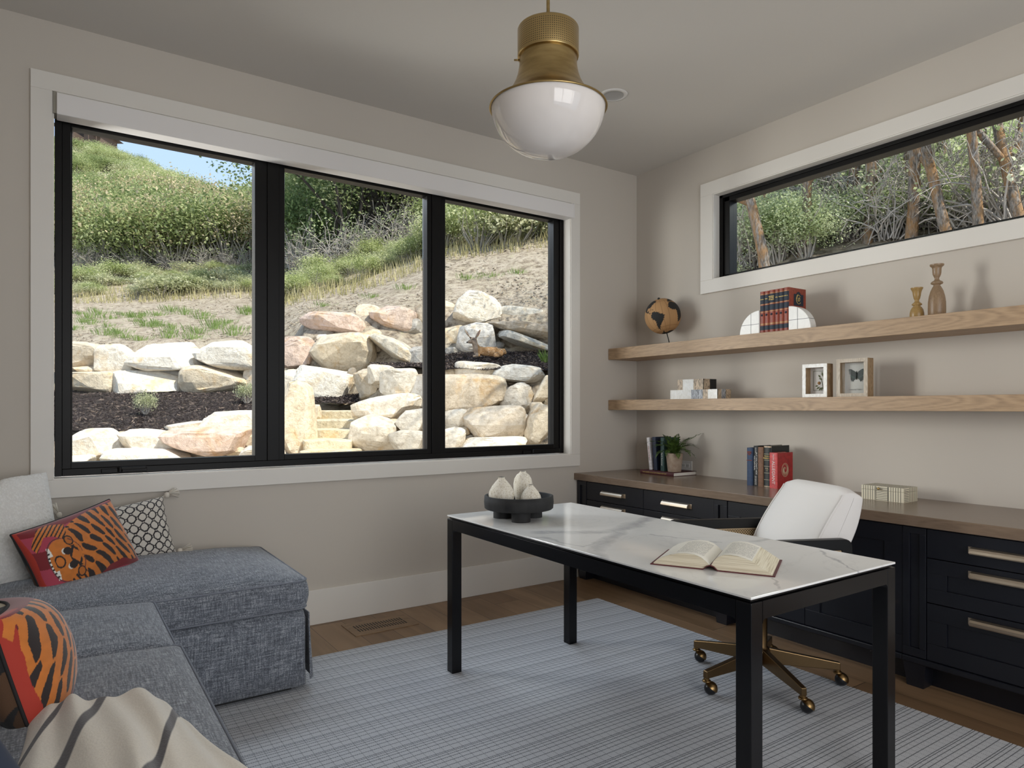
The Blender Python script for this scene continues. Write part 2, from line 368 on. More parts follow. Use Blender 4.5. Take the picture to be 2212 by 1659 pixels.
# ================================================================== ROOM SHELL
CH = 3.067; LX = -4.55; BY = -5.4
AX0, AX1, AZ0, AZ1 = -3.80, -.678, .905, 2.735      # big window opening
BY0, BY1, BZ0, BZ1 = -3.02, -.757, 2.134, 2.725     # high window opening
T = .17
m_ = MB(); m_.box(LX - T, AX0, 0, T, 0, CH).box(AX1, T, 0, T, 0, CH).box(AX0, AX1, 0, T, 0, AZ0).box(AX0, AX1, 0, T, AZ1, CH)
S(m_.build('wall_window_side', 'wall'))
m_ = MB(); m_.box(0, T, BY1, 0, 0, CH).box(0, T, BY - T, BY0, 0, CH).box(0, T, BY0, BY1, 0, BZ0).box(0, T, BY0, BY1, BZ1, CH)
S(m_.build('wall_right', 'wall'))
S(MB().box(LX - T, LX, BY - T, 0, 0, CH).build('wall_left', 'wall'))
m_ = MB(); m_.box(LX, -4.1, BY - T, BY, 0, CH).box(-.5, 0, BY - T, BY, 0, CH).box(-4.1, -.5, BY - T, BY, 2.6, CH)
S(m_.build('wall_back', 'wall'))
S(MB().box(LX, 0, BY, 0, CH, CH + .12).build('ceiling', 'ceil'))
S(MB().box(LX, 0, BY - T, 0, -.08, 0).build('floor', 'floor'))
# unseen house roof, eaves added to keep sun off the high window
MT['roof'] = mat('roof_soffit', (.30, .26, .22), .8)
S(MB().box(LX - 3, 1.0, BY - 3, .75, CH + .34, CH + .5).build('added_roof_eaves', 'roof'))
m_ = MB().box(LX, -.62, -.016, 0, 0, .2); S(m_.build('baseboard_window_side', 'trim', bevel=.003))
S(MB().box(LX, LX + .016, BY, -.016, 0, .2).build('baseboard_left', 'trim'))
S(MB().box(-.016, 0, BY, -3.2, 0, .2).build('baseboard_right', 'trim'))
# window casings
def casing_y(x0, x1, z0, z1, wd, th):
    m = MB(); m.box(x0 - wd, x1 + wd, -th, 0, z1, z1 + wd).box(x0 - wd, x1 + wd, -th, 0, z0 - wd, z0).box(x0 - wd, x0, -th, 0, z0, z1).box(x1, x1 + wd, -th, 0, z0, z1)
    m.box(x0 - .004, x0 + .006, -th + .006, .06, z0, z1).box(x1 - .006, x1 + .004, -th + .006, .06, z0, z1).box(x0, x1, -th + .006, .06, z0 - .004, z0 + .006).box(x0, x1, -th + .006, .06, z1 - .006, z1 + .004); return m
S(casing_y(AX0, AX1, AZ0, AZ1, .085, .022).build('trim_1', 'trim', bevel=.002))
m_ = MB(); wd = .09
m_.box(-.022, 0, BY0 - wd, BY1 + wd + .015, BZ1, BZ1 + wd).box(-.022, 0, BY0 - wd, BY1 + wd + .015, BZ0 - wd, BZ0).box(-.022, 0, BY1, BY1 + wd + .015, BZ0, BZ1).box(-.022, 0, BY0 - wd, BY0, BZ0, BZ1)
m_.box(-.016, .05, BY1 - .006, BY1 + .004, BZ0, BZ1).box(-.016, .05, BY0, BY1, BZ1 - .006, BZ1 + .004).box(-.016, .05, BY0, BY1, BZ0 - .004, BZ0 + .006)
S(m_.build('trim_2', 'trim', bevel=.002))
# big window, three panes
W1 = S(thing('window_1', None, None, (AX0, .1, AZ0))); o1 = (AX0, .1, AZ0)
m_ = MB(); fy0, fy1 = .062, .15
x0, x1, z0, z1 = AX0 + .008, AX1 - .004, AZ0 + .008, AZ1 - .004
m_.box(x0, x0 + .03, fy0, fy1, z0, z1).box(x1 - .034, x1, fy0, fy1, z0, z1).box(x0 + .03, x1 - .034, fy0, fy1, z0, z0 + .035).box(x0 + .03, x1 - .034, fy0, fy1, z1 - .04, z1)
m_.box(-2.80, -2.735, fy0, fy1, z0 + .035, z1 - .04).box(-1.765, -1.70, fy0, fy1, z0 + .035, z1 - .04)
m_.build('window_frame', 'black_frame', W1, o1, bevel=.002)
for a, b_ in ((-3.762, -2.80), (-2.735, -1.765), (-1.70, -.716)):
    s_ = MB(); g0 = z0 + .035; g1 = z1 - .04; f = .036 if (a < -3 or a > -1.71) else .032; yb = fy0 + .008
    s_.box(a, a + f, yb, fy1 - .01, g0, g1) if 0 else s_.box(a, a + f, yb, fy1 - .01, g0, g1).box(b_ - f - .03 * (a < -3) - .016 * (a > -1.71), b_, yb, fy1 - .01, g0, g1).box(a + f, b_ - f, yb + .0015, fy1 - .01, g0, g0 + .03).box(a + f, b_ - f, yb + .0015, fy1 - .01, g1 - .076, g1)
    s_.box(a + f, a + f + .006, yb + .02, fy1 - .01, g0 + .03, g1 - .05)
    q = s_.build('sash', 'black_frame', W1, o1, bevel=.0015)
    MB().box(a + f, b_ - f - .01, .108, .112, g0 + .03, g1 - .076).build('pane', 'glass', q, o1)
for cx in (-3.50, -.95):
    h = MB().box(cx - .1, cx + .1, fy0 - .012, fy0 + .004, z0 + .008, z0 + .028).box(cx - .02, cx + .095, fy0 - .024, fy0 - .01, z0 + .022, z0 + .036).cyl(.011, -.012, .01, (cx - .02, fy0 - .016, z0 + .024), 12)
    h.build('crank_handle', 'black_frame', W1, o1, bevel=.002)
# high window
W2 = S(thing('window_2', None, None, (.1, BY1, BZ0))); o2 = (.1, BY1, BZ0)
m_ = MB(); xa, xb = .046, .15
y0, y1, z0, z1 = BY0 + .006, BY1 - .004, BZ0 + .004, BZ1 - .004
m_.box(xa, xb, y1 - .03, y1, z0, z1).box(xa, xb, y0, y0 + .03, z0, z1).box(xa, xb, y0, y1, z1 - .022, z1).box(xa, xb, y0, y1, z0, z0 + .02)
m_.build('window_frame', 'black_frame', W2, o2, bevel=.002)
s_ = MB().box(xa + .012, xb - .01, y1 - .078, y1 - .034, z0 + .018, z1 - .02).box(xa + .012, xb - .01, y0 + .03, y0 + .07, z0 + .018, z1 - .02).box(xa + .012, xb - .01, y0 + .03, y1 - .03, z1 - .05, z1 - .02).box(xa + .012, xb - .01, y0 + .03, y1 - .03, z0 + .018, z0 + .03)
q = s_.build('sash', 'black_frame', W2, o2, bevel=.002)
MB().box(.098, .102, y0 + .07, y1 - .078, z0 + .028, z1 - .048).build('pane', 'glass', q, o2)
# unseen framed opening, made up to let fill light in from behind
W3 = S(thing('added_back_opening', None, None, (-2.3, BY, 0))); m_ = MB()
for x in (-4.1, -2.95, -1.75, -.56): m_.box(x, x + .06, BY - .12, BY - .04, 0, 2.6)
m_.box(-4.1, -.5, BY - .12, BY - .04, 2.54, 2.6).box(-4.1, -.5, BY - .12, BY - .04, 0, .08); m_.build('window_frame', 'black_frame', W3, (-2.3, BY, 0))
# recessed ceiling light
cl = thing('recessed_light', 'white round recessed ceiling light just behind the brass pendant', 'ceiling light', (-1.095, -.927, CH))
MB().lathe([(.082, 0), (.080, -.004), (.060, -.006), (.058, 0)], 40).build('trim_ring', 'white', cl)
MB().lathe([(.0595, -.0062), (.052, -.003), (.040, -.0015), (0, -.001)], 40).build('reflector', mat('recess_shade', (.42, .41, .40), .5), cl)
# roller blind cassette
rb = thing('roller_blind', 'white roller blind cassette rolled up across the top of the big window', 'window blind', (-2.25, -.02, 2.66)); orb = (-2.25, -.02, 2.66)
MB().box(-3.784, -.672, -.05, .042, 2.621, 2.722).build('cassette', 'blind', rb, orb, bevel=.004)
MB().box(-3.797, -3.784, -.03, .05, 2.63, 2.732).build('end_bracket', mat('bracket_metal', (.35, .33, .28), .4, .6), rb, orb)
MB().box(-.678, -.670, -.0515, .0, 2.6195, 2.7235).build('end_cap', 'blind', rb, orb)
# wall outlet
ou = thing('wall_outlet', 'white wall outlet behind the potted fern, just above the counter', 'wall outlet', (0, -.505, .828))
MB().box(-.006, 0, -.057, .057, -.034, .034).build('cover_plate', 'white', ou, bevel=.002)
for y in (-.02, .02):
    r_ = MB().box(-.008, -.005, y - .016, y + .016, -.014, .014).build('receptacle', 'white', ou, bevel=.002)
    MB().box(-.0087, -.0078, y - .007, y - .005, -.007, .007).box(-.0087, -.0078, y + .005, y + .007, -.006, .006).build('slots', 'dark', r_)
# floor register
fv = thing('floor_vent', 'flush oak floor register with two rows of slots by the baseboard', 'floor vent', (-2.245, -.225, 0))
MB().box(-.19, .19, -.115, .115, 0, .0035).build('vent_frame', wood('vent_oak', (.33, .21, .115), (.27, .17, .095), (.2, .12, .065), 'X', .45, 2), fv, bevel=.001)
m_ = MB()
for r0 in (-.058, .004):
    for k in range(18): m_.box(-.145 + k * .0165, -.138 + k * .0165, r0, r0 + .05, .003, .0040)
m_.build('slots', 'dark', fv)

# ================================================================== RUG
tag(MB().box(-4.3, -.868, -4.9, -.53, .0005, .009).build('area_rug', 'rug', org=(-2.5, -2.6, 0)), 'pale grey flatweave rug with dark blue stripes and dotted checks under the desk', 'rug')

# ================================================================== BUILT-IN CABINETS
XF = -.61
def shaker(m, y0, y1, z0, z1, f=.08, fz=None, x=XF, th=.02, dp=.009):
    """y0>y1 : front panel with a recessed field"""
    fz = fz or f
    m.box(x, x + th, y1, y0, z1 - fz, z1).box(x, x + th, y1, y0, z0, z0 + fz).box(x, x + th, y0 - f, y0, z0 + fz, z1 - fz).box(x, x + th, y1, y1 + f, z0 + fz, z1 - fz)
    return m.box(x + dp, x + th, y1 + f, y0 - f, z0 + fz, z1 - fz)
def pull(parent, yc, zc, org, L=.24):
    m = MB(); n = 10; pr = []
    for k in range(n + 1):
        a = R(-8 + 98 * k / n); pr.append((-.006 - .026 * math.cos(a) ** .8 if k < n else -.006, .014 * math.sin(a) * 1.25 - .002))
    outer = [(-.002, .016), (-.012, .0155), (-.022, .012), (-.029, .004), (-.031, -.006), (-.029, -.011), (-.0265, -.011), (-.0275, -.005), (-.026, .002), (-.020, .009), (-.012, .0125), (-.002, .013)]
    y0, y1 = yc + L / 2 - .014, yc - L / 2 + .014
    vs_ = [(XF + x, y0, zc + z) for x, z in outer] + [(XF + x, y1, zc + z) for x, z in outer]; k = len(outer)
    m.add(vs_, [tuple(range(k))[::-1], tuple(range(k, 2 * k))] + [(i, (i + 1) % k, k + (i + 1) % k, k + i) for i in range(k)], 0, False)
    for ye in (y0, y1): m.prism([(XF - .001, zc + .0155), (XF - .014, zc + .015), (XF - .026, zc + .007), (XF - .03, zc - .008), (XF - .001, zc - .012)], ye - .0015, ye + .0015)
    for ye in (y0, y1 - .0): m.box(XF - .003, XF, ye - (.014 if ye == y1 else 0), ye + (.014 if ye == y0 else 0), zc - .012, zc + .016)
    for ye in (y0 + .007, y1 - .007): m.lathe([(.003, 0), (.0026, .0015), (0, .002)], 8, (0, 0, 0), 0, True, Matrix.Translation((XF - .003, ye, zc + .003)) @ Matrix.Rotation(R(-90), 4, 'Y'))
    return m.build('pull', 'nickel', parent, org)
def pilaster(root, y0, y1, org):
    m = MB().box(XF - .004, XF + .02, y1, y0, .684, .713).box(XF - .004, XF + .02, y1, y0, .137, .175).box(XF - .004, XF + .02, y0 - .03, y0, .175, .684).box(XF - .004, XF + .02, y1, y1 + .027, .175, .684).box(XF + .006, XF + .02, y1 + .027, y0 - .03, .175, .684)
    m.build('pilaster', 'cab', root, org, bevel=.0015)
    yc = (y0 + y1) / 2; f = MB(); hw = .048
    f.add([(XF - .002, yc + hw, .107), (XF - .002, yc - hw, .107), (XF + .085, yc - hw, .107), (XF + .085, yc + hw, .107), (XF + .004, yc + hw - .014, .0), (XF + .004, yc - hw + .012, .0), (XF + .085, yc - hw + .012, .0), (XF + .085, yc + hw - .014, .0)],
          [(0, 1, 2, 3), (7, 6, 5, 4), (0, 4, 5, 1), (1, 5, 6, 2), (2, 6, 7, 3), (3, 7, 4, 0)])
    f.build('foot', 'cab', root, org)
def cabinet(label, y0, y1, cols, doors=(), pils=()):
    org = (-.3, (y0 + y1) / 2, 0); root = thing('base_cabinet', label, 'cabinet', org)
    MB().box(XF + .02, -.002, y1, y0, .108, .718).box(-.53, -.51, y1, y0, 0, .108).build('carcass', 'cab', root, org)
    MB().box(XF - .010, XF + .02, y1, y0, .108, .134).build('base_rail', 'cab', root, org, bevel=.004)
    MB().box(XF + .004, XF + .02, y1, y0, .7135, .7185).build('top_rail', 'cab', root, org)
    for a, b_ in pils: pilaster(root, a, b_, org)
    for a, b_ in cols:
        a -= .0015; b_ += .0015; yc = (a + b_) / 2
        d = MB().box(XF, XF + .02, b_, a, .587, .712).build('drawer', 'cab', root, org, bevel=.0015); pull(d, yc, .647, org)
        d = shaker(MB(), a, b_, .391, .583, .08, .062).build('drawer', 'cab', root, org, bevel=.0012); pull(d, yc, .545, org)
        d = shaker(MB(), a, b_, .137, .387, .08, .075).build('drawer', 'cab', root, org, bevel=.0012); pull(d, yc, .349, org)
    for a, b_, ky in doors:
        d = shaker(MB(), a - .0015, b_ + .0015, .137, .712, .08).build('door', 'cab', root, org, bevel=.0012)
        kb = MB().lathe([(0, -.026), (.010, -.025), (.0135, -.02), (.012, -.013), (.005, -.008), (.005, 0)], 16, (0, 0, 0), 0, True, Matrix.Translation((XF, ky, .355)) @ Matrix.Rotation(R(90), 4, 'Y'))
        kb.build('knob', 'nickel', d, org)
    return root
cabinet('black drawer cabinet in the corner, two columns of drawers under the plant end', -.012, -1.2555, [(-.114, -.683), (-.683, -1.256)], (), [(-.014, -.113)])
cabinet('black two-door cabinet in the middle, behind the desk chair', -1.2565, -2.3130, [], [(-1.351, -1.83, -1.40), (-1.83, -2.313, -2.27)], [(-1.257, -1.350)])
cabinet('black drawer cabinet at the right edge with three long brass pulls', -2.3140, -3.1, [(-2.414, -2.985)], (), [(-2.314, -2.413), (-2.986, -3.09)])
tag(MB().box(-.636, -.001, -3.15, -.002, .7192, .767).build('countertop', 'counter', org=(-.3, -1.5, .72), bevel=.003), 'long taupe brown wood countertop over the black cabinets', 'countertop')
for z0, z1, lb in ((1.229, 1.304, 'lower floating oak shelf, holding the marble boxes and picture frames'), (1.610, 1.693, 'upper floating oak shelf, holding the globe, red books and candlesticks')):
    tag(MB().box(-.299, -.001, -3.2, -.002, z0, z1).build('floating_shelf', 'oak', org=(-.15, -1.6, z0), bevel=.0015), lb, 'shelf')

# ================================================================== DESK
DX0, DX1, DY0, DY1 = -2.262, -1.516, -2.733, -1.056
dk = thing('desk', 'long black desk with white marble-look top in the middle of the rug', 'desk', (-1.889, -1.895, .009)); od = (-1.889, -1.895, .009)
MB().box(DX0, DX1, DY0, DY1, .7355, .742).build('desktop', 'marble', dk, od, bevel=.0015)
MB().box(DX0 + .008, DX1 - .008, DY0 + .008, DY1 - .008, .7275, .7354).build('support_panel', 'desk_black', dk, od)
fr = MB(); fw = .05
for y0, y1 in ((DY0, DY0 + fw), (DY1 - fw, DY1)): fr.box(DX0 + fw, DX1 - fw, y0, y1, .677, .7255)
for x0, x1 in ((DX0, DX0 + fw), (DX1 - fw, DX1)): fr.box(x0, x1, DY0 + fw, DY1 - fw, .677, .7255)
def gus(cx, cy, sx, sy, along):   # small rounded fillet in the corner between leg and rail
    r = .012; p = [(0, 0)] + [(r - r * math.cos(R(a)), -(r - r * math.sin(R(a)))) for a in (0, 22, 45, 68, 90)]
    poly = [(0, 0), (r, 0)] + [(r - r * math.sin(R(a)), -r + r * math.cos(R(a))) for a in (0, 22, 45, 68, 90)]
    if along == 'x': fr.add([(cx + sx * x, cy, .677 + z) for x, z in poly] + [(cx + sx * x, cy + fw, .677 + z) for x, z in poly], [tuple(range(7)), tuple(range(13, 6, -1))] + [(i, i + 7, (i + 1) % 7 + 7, (i + 1) % 7) for i in range(7)])
    else: fr.add([(cx, cy + sy * x, .677 + z) for x, z in poly] + [(cx + fw, cy + sy * x, .677 + z) for x, z in poly], [tuple(range(7)), tuple(range(13, 6, -1))] + [(i, i + 7, (i + 1) % 7 + 7, (i + 1) % 7) for i in range(7)])
for y in (DY0, DY1 - fw): gus(DX0 + fw, y, 1, 0, 'x'); gus(DX1 - fw, y, -1, 0, 'x')
for x in (DX0, DX1 - fw): gus(x, DY0 + fw, 0, 1, 'y'); gus(x, DY1 - fw, 0, -1, 'y')
fr.build('frame', 'desk_black', dk, od)
for x in (DX0, DX1 - fw):
    for y in (DY0, DY1 - fw): MB().box(x, x + fw, y, y + fw, .009, .7255).build('leg', 'desk_black', dk, od, bevel=.0025)

# ---- footed bowl with three vases
BC = (-2.045, -1.335)
bw = thing('footed_bowl', 'black wooden bowl on three round feet holding the cream vases', 'bowl', (*BC, .742))
MB().lathe([(0, .047), (.150, .047), (.156, .052), (.158, .08), (.156, .106), (.150, .1075), (.141, .104), (.138, .066), (0, .066)], 56).build('dish', 'black_wood', bw)
for a in (-118, 2, 122):
    MB().cyl(.042, 0, .05, (.082 * math.cos(R(a)), .082 * math.sin(R(a)), 0), 32).build('foot', 'black_wood', bw, bevel=.002)
m = MT['vase'] = mat('cream_crackle', rough=.75); t, b = nodes(m)
v1 = noisetex(t, coords(t, (1, 1, .04)), 300, 3); v2 = noisetex(t, coords(t, (.5, .5, 1)), 260, 2)
setcol(m, ramp(t, math_(t, 'MULTIPLY_ADD', v1, .65, math_(t, 'MULTIPLY', v2, .4)), [(.38, (.50, .43, .32)), (.47, (.68, .62, .51)), (.58, (.80, .755, .67))]))
def vase(px_, D, r, h, prof, lb):
    p = at(px_, 880, D); zb = .742 + .066
    o = thing('vase', lb, 'vase', (p.x, p.y, zb), group='cream vases in the black bowl')
    MB().lathe([(rr * r, z * h) for rr, z in prof], 40).build('body', 'vase', o)
    MB().lathe([(.20 * r, .985 * h), (.235 * r, 1.0 * h), (.20 * r, 1.002 * h), (.14 * r, .985 * h), (.13 * r, .9 * h), (0, .89 * h)], 24, mi=0).build('mouth', 'dark', o)
tear = [(0, 0), (.55, 0), (.78, .07), (.95, .22), (1, .36), (.93, .5), (.72, .68), (.45, .84), (.27, .93), (.24, .97), (.25, 1)]
tall = [(0, 0), (.6, 0), (.8, .08), (.93, .25), (1, .45), (1.0, .6), (.9, .76), (.66, .88), (.36, .95), (.31, .98), (.33, 1)]
vase(1083.5, 3.06, .059, .124, tear, 'large cream teardrop vase at the left of the black bowl')
vase(1129.5, 3.155, .044, .142, tall, 'tall narrow cream vase at the back of the black bowl')
vase(1146.6, 3.02, .0465, .094, tear, 'small cream onion-shaped vase at the right front of the black bowl')

# ---- open book
m = MT['printed'] = mat('printed_page', (.86, .82, .75), .8); t, b = nodes(m)
c = coords(t); sep = N(t, 'ShaderNodeSeparateXYZ'); t.links.new(c, sep.inputs[0])
ax_ = math_(t, 'ABSOLUTE', math_(t, 'SUBTRACT', math_(t, 'ABSOLUTE', math_(t, 'SUBTRACT', sep.outputs[0], .004)), .072))
inx = math_(t, 'LESS_THAN', ax_, .043); iny = math_(t, 'LESS_THAN', math_(t, 'ABSOLUTE', sep.outputs[1]), .095)
lines = math_(t, 'GREATER_THAN', math_(t, 'FRACT', math_(t, 'MULTIPLY', sep.outputs[1], 200.)), .52)
nz_ = math_(t, 'GREATER_THAN', noisetex(t, coords(t, (1, .25, 1)), 520, 2), .47)
k = math_(t, 'MULTIPLY', math_(t, 'MULTIPLY', inx, iny), math_(t, 'MULTIPLY', lines, nz_))
setcol(m, mix(t, math_(t, 'MULTIPLY', k, .7), (.84, .80, .72), (.12, .11, .11)))
m = MT['page_edges'] = mat('page_edges', rough=.85); t, b = nodes(m)
c = coords(t); ne = noisetex(t, coords(t, (.1, .1, 14)), 60, 3)
setcol(m, ramp(t, ne, [(.35, (.50, .42, .29)), (.5, (.72, .65, .50)), (.7, (.80, .74, .60))]))
MT['maroon'] = mat('maroon_cloth', (.10, .012, .018), .6)
ob = thing('open_book', 'thick open hardback with maroon cover lying face up on the desk', 'book', (-2.005, -2.412, .742), (0, 0, math.atan2(-.869, .495)))
H2 = .118
cv_ = MB()
for x0, x1 in ((-.188, -.022), (.022, .188)): cv_.box(x0, x1, -H2 - .005, H2 + .005, 0, .003)
sp = [(-.022, 0), (-.012, .010), (0, .014), (.012, .010), (.022, 0)]
cv_.prism(sp[::1] + [(x, z + .003) for x, z in sp[::-1]], -H2 - .005, H2 + .005); cv_.build('cover', 'maroon', ob, bevel=.0008)
left = [(-.178, .006), (-.170, .0135), (-.150, .026), (-.125, .036), (-.10, .0425), (-.075, .0455), (-.05, .0445), (-.028, .037), (-.012, .025), (-.002, .015)]
right = [(.002, .015), (.010, .030), (.022, .043), (.038, .0505), (.058, .053), (.08, .0515), (.10, .047), (.122, .040), (.145, .026), (.165, .014), (.180, .005)]
for pts, nm in ((left, 'page_block'), (right, 'page_block')):
    n_ = len(pts); m_ = MB()
    bot = [(pts[0][0], .003)] + ([(-.022, .003)] if pts is left else []) + [(-.006 if pts is left else pts[-1][0], .0125 if pts is left else .003)] if pts is left else [(.006, .0125), (.022, .003), (pts[-1][0], .003)]
    poly = pts + bot[::-1]
    N_ = len(poly); vs_ = [(x, -H2, z) for x, z in poly] + [(x, H2, z) for x, z in poly]
    m_.add(vs_, [tuple(range(N_)), tuple(range(2 * N_ - 1, N_ - 1, -1))], 0)
    m_.add(vs_, [(i, (i + 1) % N_, N_ + (i + 1) % N_, N_ + i)[::-1] for i in range(N_)], 0)
    pbk = m_.build(nm, 'page_edges', ob)
    fl = pts if pts is left else pts[:8]
    g_ = MB(); kk = len(fl); vs_ = [(x, -H2 - .001, z + .0006) for x, z in fl] + [(x, H2 + .001, z + .0006) for x, z in fl]
    g_.add(vs_, [(i, i + 1, kk + i + 1, kk + i) for i in range(kk - 1)], 0, True); g_.build('page', 'printed', ob)
# ================================================================== PENDANT
PX, PY = -2.34, -1.946
pn = thing('pendant_lamp', 'large brass pendant lamp with opal glass dome hanging over the desk', 'pendant lamp', (PX, PY, 2.31)); op = (PX, PY, 2.31)
MB().cyl(.0062, 2.585, CH - .02, (PX, PY, 0), 16).build('rod', 'brass', pn, op)
MB().lathe([(0, CH), (.07, CH), (.07, CH - .012), (.02, CH - .022), (0, CH - .022)], 32, (PX, PY, 0)).build('ceiling_canopy', 'brass', pn, op)
m = MT['perf'] = mat('perforated_brass', rough=.3, metal=1); t, b = nodes(m)
c = coords(t); sep = N(t, 'ShaderNodeSeparateXYZ'); t.links.new(c, sep.inputs[0])
an = math_(t, 'MULTIPLY', math_(t, 'ARCTAN2', sep.outputs[1], sep.outputs[0]), 92 / (2 * math.pi))
fa = math_(t, 'SUBTRACT', math_(t, 'FRACT', an), .5); fz_ = math_(t, 'SUBTRACT', math_(t, 'FRACT', math_(t, 'DIVIDE', sep.outputs[2], .0074)), .5)
hole = math_(t, 'LESS_THAN', math_(t, 'ADD', math_(t, 'MULTIPLY', fa, fa), math_(t, 'MULTIPLY', fz_, fz_)), .052)
inz = math_(t, 'LESS_THAN', math_(t, 'ABSOLUTE', math_(t, 'SUBTRACT', sep.outputs[2], .2257)), .0435)
hm = math_(t, 'MULTIPLY', hole, inz)
t.links.new(mix(t, hm, (.56, .41, .19), (.03, .018, .006)), b.inputs['Base Color']); t.links.new(math_(t, 'SUBTRACT', 1., hm), b.inputs['Metallic'])
MB().lathe([(.100, 2.489), (.1075, 2.486), (.1085, 2.490), (.1085, 2.583), (.107, 2.586), (.100, 2.5865), (0, 2.5865)], 96, (PX, PY, 0)).build('perforated_collar', 'perf', pn, op)
bell = [(.1015, 2.492), (.1015, 2.470), (.1035, 2.448), (.108, 2.424), (.115, 2.402), (.125, 2.381), (.138, 2.360), (.154, 2.341), (.172, 2.326), (.190, 2.316), (.2035, 2.311), (.2085, 2.3085), (.2095, 2.305), (.2075, 2.3025), (.203, 2.304)]
MB().lathe(bell, 96, (PX, PY, 0)).build('bell_shade', 'brass', pn, op)
dome = [(.202, 2.306)] + [(.201 * math.cos(R(a)) ** .92, 2.306 - .168 * math.sin(R(a)) ** 1.08) for a in range(6, 90, 6)] + [(0, 2.138)]
MB().lathe(dome, 96, (PX, PY, 0)).build('glass_dome', 'opal', pn, op)
k_ = (CAM - Vector((PX, PY, 1.245))).normalized(); sd = Vector((-RT.x, -RT.y, 0))
MB().tube([Vector((PX, PY, 2.478)) + sd * .10, Vector((PX, PY, 2.478)) + sd * .121], .0033, 8).build('side_pin', 'brass', pn, op)
MB().lathe([(.201, 2.306), (.15, 2.33), (.09, 2.40), (.09, 2.5), (0, 2.5)], 32, (PX, PY, 0)).build('inner_holder', 'white', pn, op)

# ================================================================== DESK CHAIR
TH = R(155); HUBP = (-1.14, -1.955)
ch = thing('desk_chair', 'white upholstered swivel chair with black cane arms behind the desk', 'office chair', (*HUBP, .009), (0, 0, TH))
# local frame: +X forward, +Y to the chair's own left = toward the window? (rotated by TH); far arm is at -Y
OY = -.07
def rotz(a): return Matrix.Rotation(a, 4, 'Z')
def rbox(x0, x1, y0, y1, z0, z1, r, n=5, M=None, axis='Y'):
    m = MB(); m.prism(rrect(x1 - x0, z1 - z0, r, n, ((x0 + x1) / 2, (z0 + z1) / 2)), y0, y1, 0, M, True); return m
# five-star base
hub = MB().lathe([(0, .085), (.036, .085), (.04, .09), (.04, .145), (.034, .155), (.026, .16), (.026, .365), (.0, .365)], 32)
hub.build('column', 'dark_brass', ch)
for k in range(5):
    a = R(101 + 72 * k) - TH; Mx = rotz(a)
    m_ = MB(); w0, w1 = .017, .0125
    vs_ = [(.02, -w0, .085), (.02, w0, .085), (.335, w1, .098), (.335, -w1, .098), (.02, -w0 * .8, .156), (.02, w0 * .8, .156), (.335, w1 * .9, .130), (.335, -w1 * .9, .130)]
    vs_ = [(x, y, z - (.026 if x > .3 else 0)) for x, y, z in vs_]
    m_.add([Mx @ Vector(p) for p in vs_], [(0, 1, 2, 3), (7, 6, 5, 4), (0, 4, 5, 1), (1, 5, 6, 2), (2, 6, 7, 3), (3, 7, 4, 0)])
    leg = m_.build('base_arm', 'dark_brass', ch, bevel=.003, seg=2)
    cst = MB(); ca = R((200, 250, 300, 320, 10)[k]); c0 = Mx @ Vector((.325, 0, 0)); cdir = Vector((.83, -.56, 0)); cdir = rotz(-TH) @ cdir
    bc = Vector((c0.x, c0.y, 0)) + cdir * .017; bc.z = .0275
    cst.cyl(.012, .060, .074, (c0.x, c0.y, 0), 20); cst.lathe([(0, .0), (.017, .0), (.019, .004), (.017, .008), (0, .008)], 20, (c0.x, c0.y, .056))
    hood = []; nn = 14
    sd_ = cdir.cross(Vector((0, 0, 1))).normalized(); up_ = (cdir * .62 + Vector((0, 0, .78))).normalized(); fw_ = sd_.cross(up_)
    for i in range(8):
        ph = R(90 - i * 12); rr = .0305
        hood.append([bc + up_ * (rr * math.sin(ph)) + (sd_ * math.cos(2 * math.pi * j / 20) + fw_ * math.sin(2 * math.pi * j / 20)) * rr * math.cos(ph) for j in range(20)])
    vs_ = [p for rg in hood for p in rg]; cst.add(vs_, [(i * 20 + j, (i + 1) * 20 + j, (i + 1) * 20 + (j + 1) % 20, i * 20 + (j + 1) % 20) for i in range(7) for j in range(20)], 0, True)
    cq = cst.build('caster', 'caster', ch)
    MB().lathe([(.0275 * math.sin(R(a_)), -.0275 * math.cos(R(a_))) for a_ in range(0, 181, 15)], 24, tuple(bc)).build('wheel', 'rubber', cq)
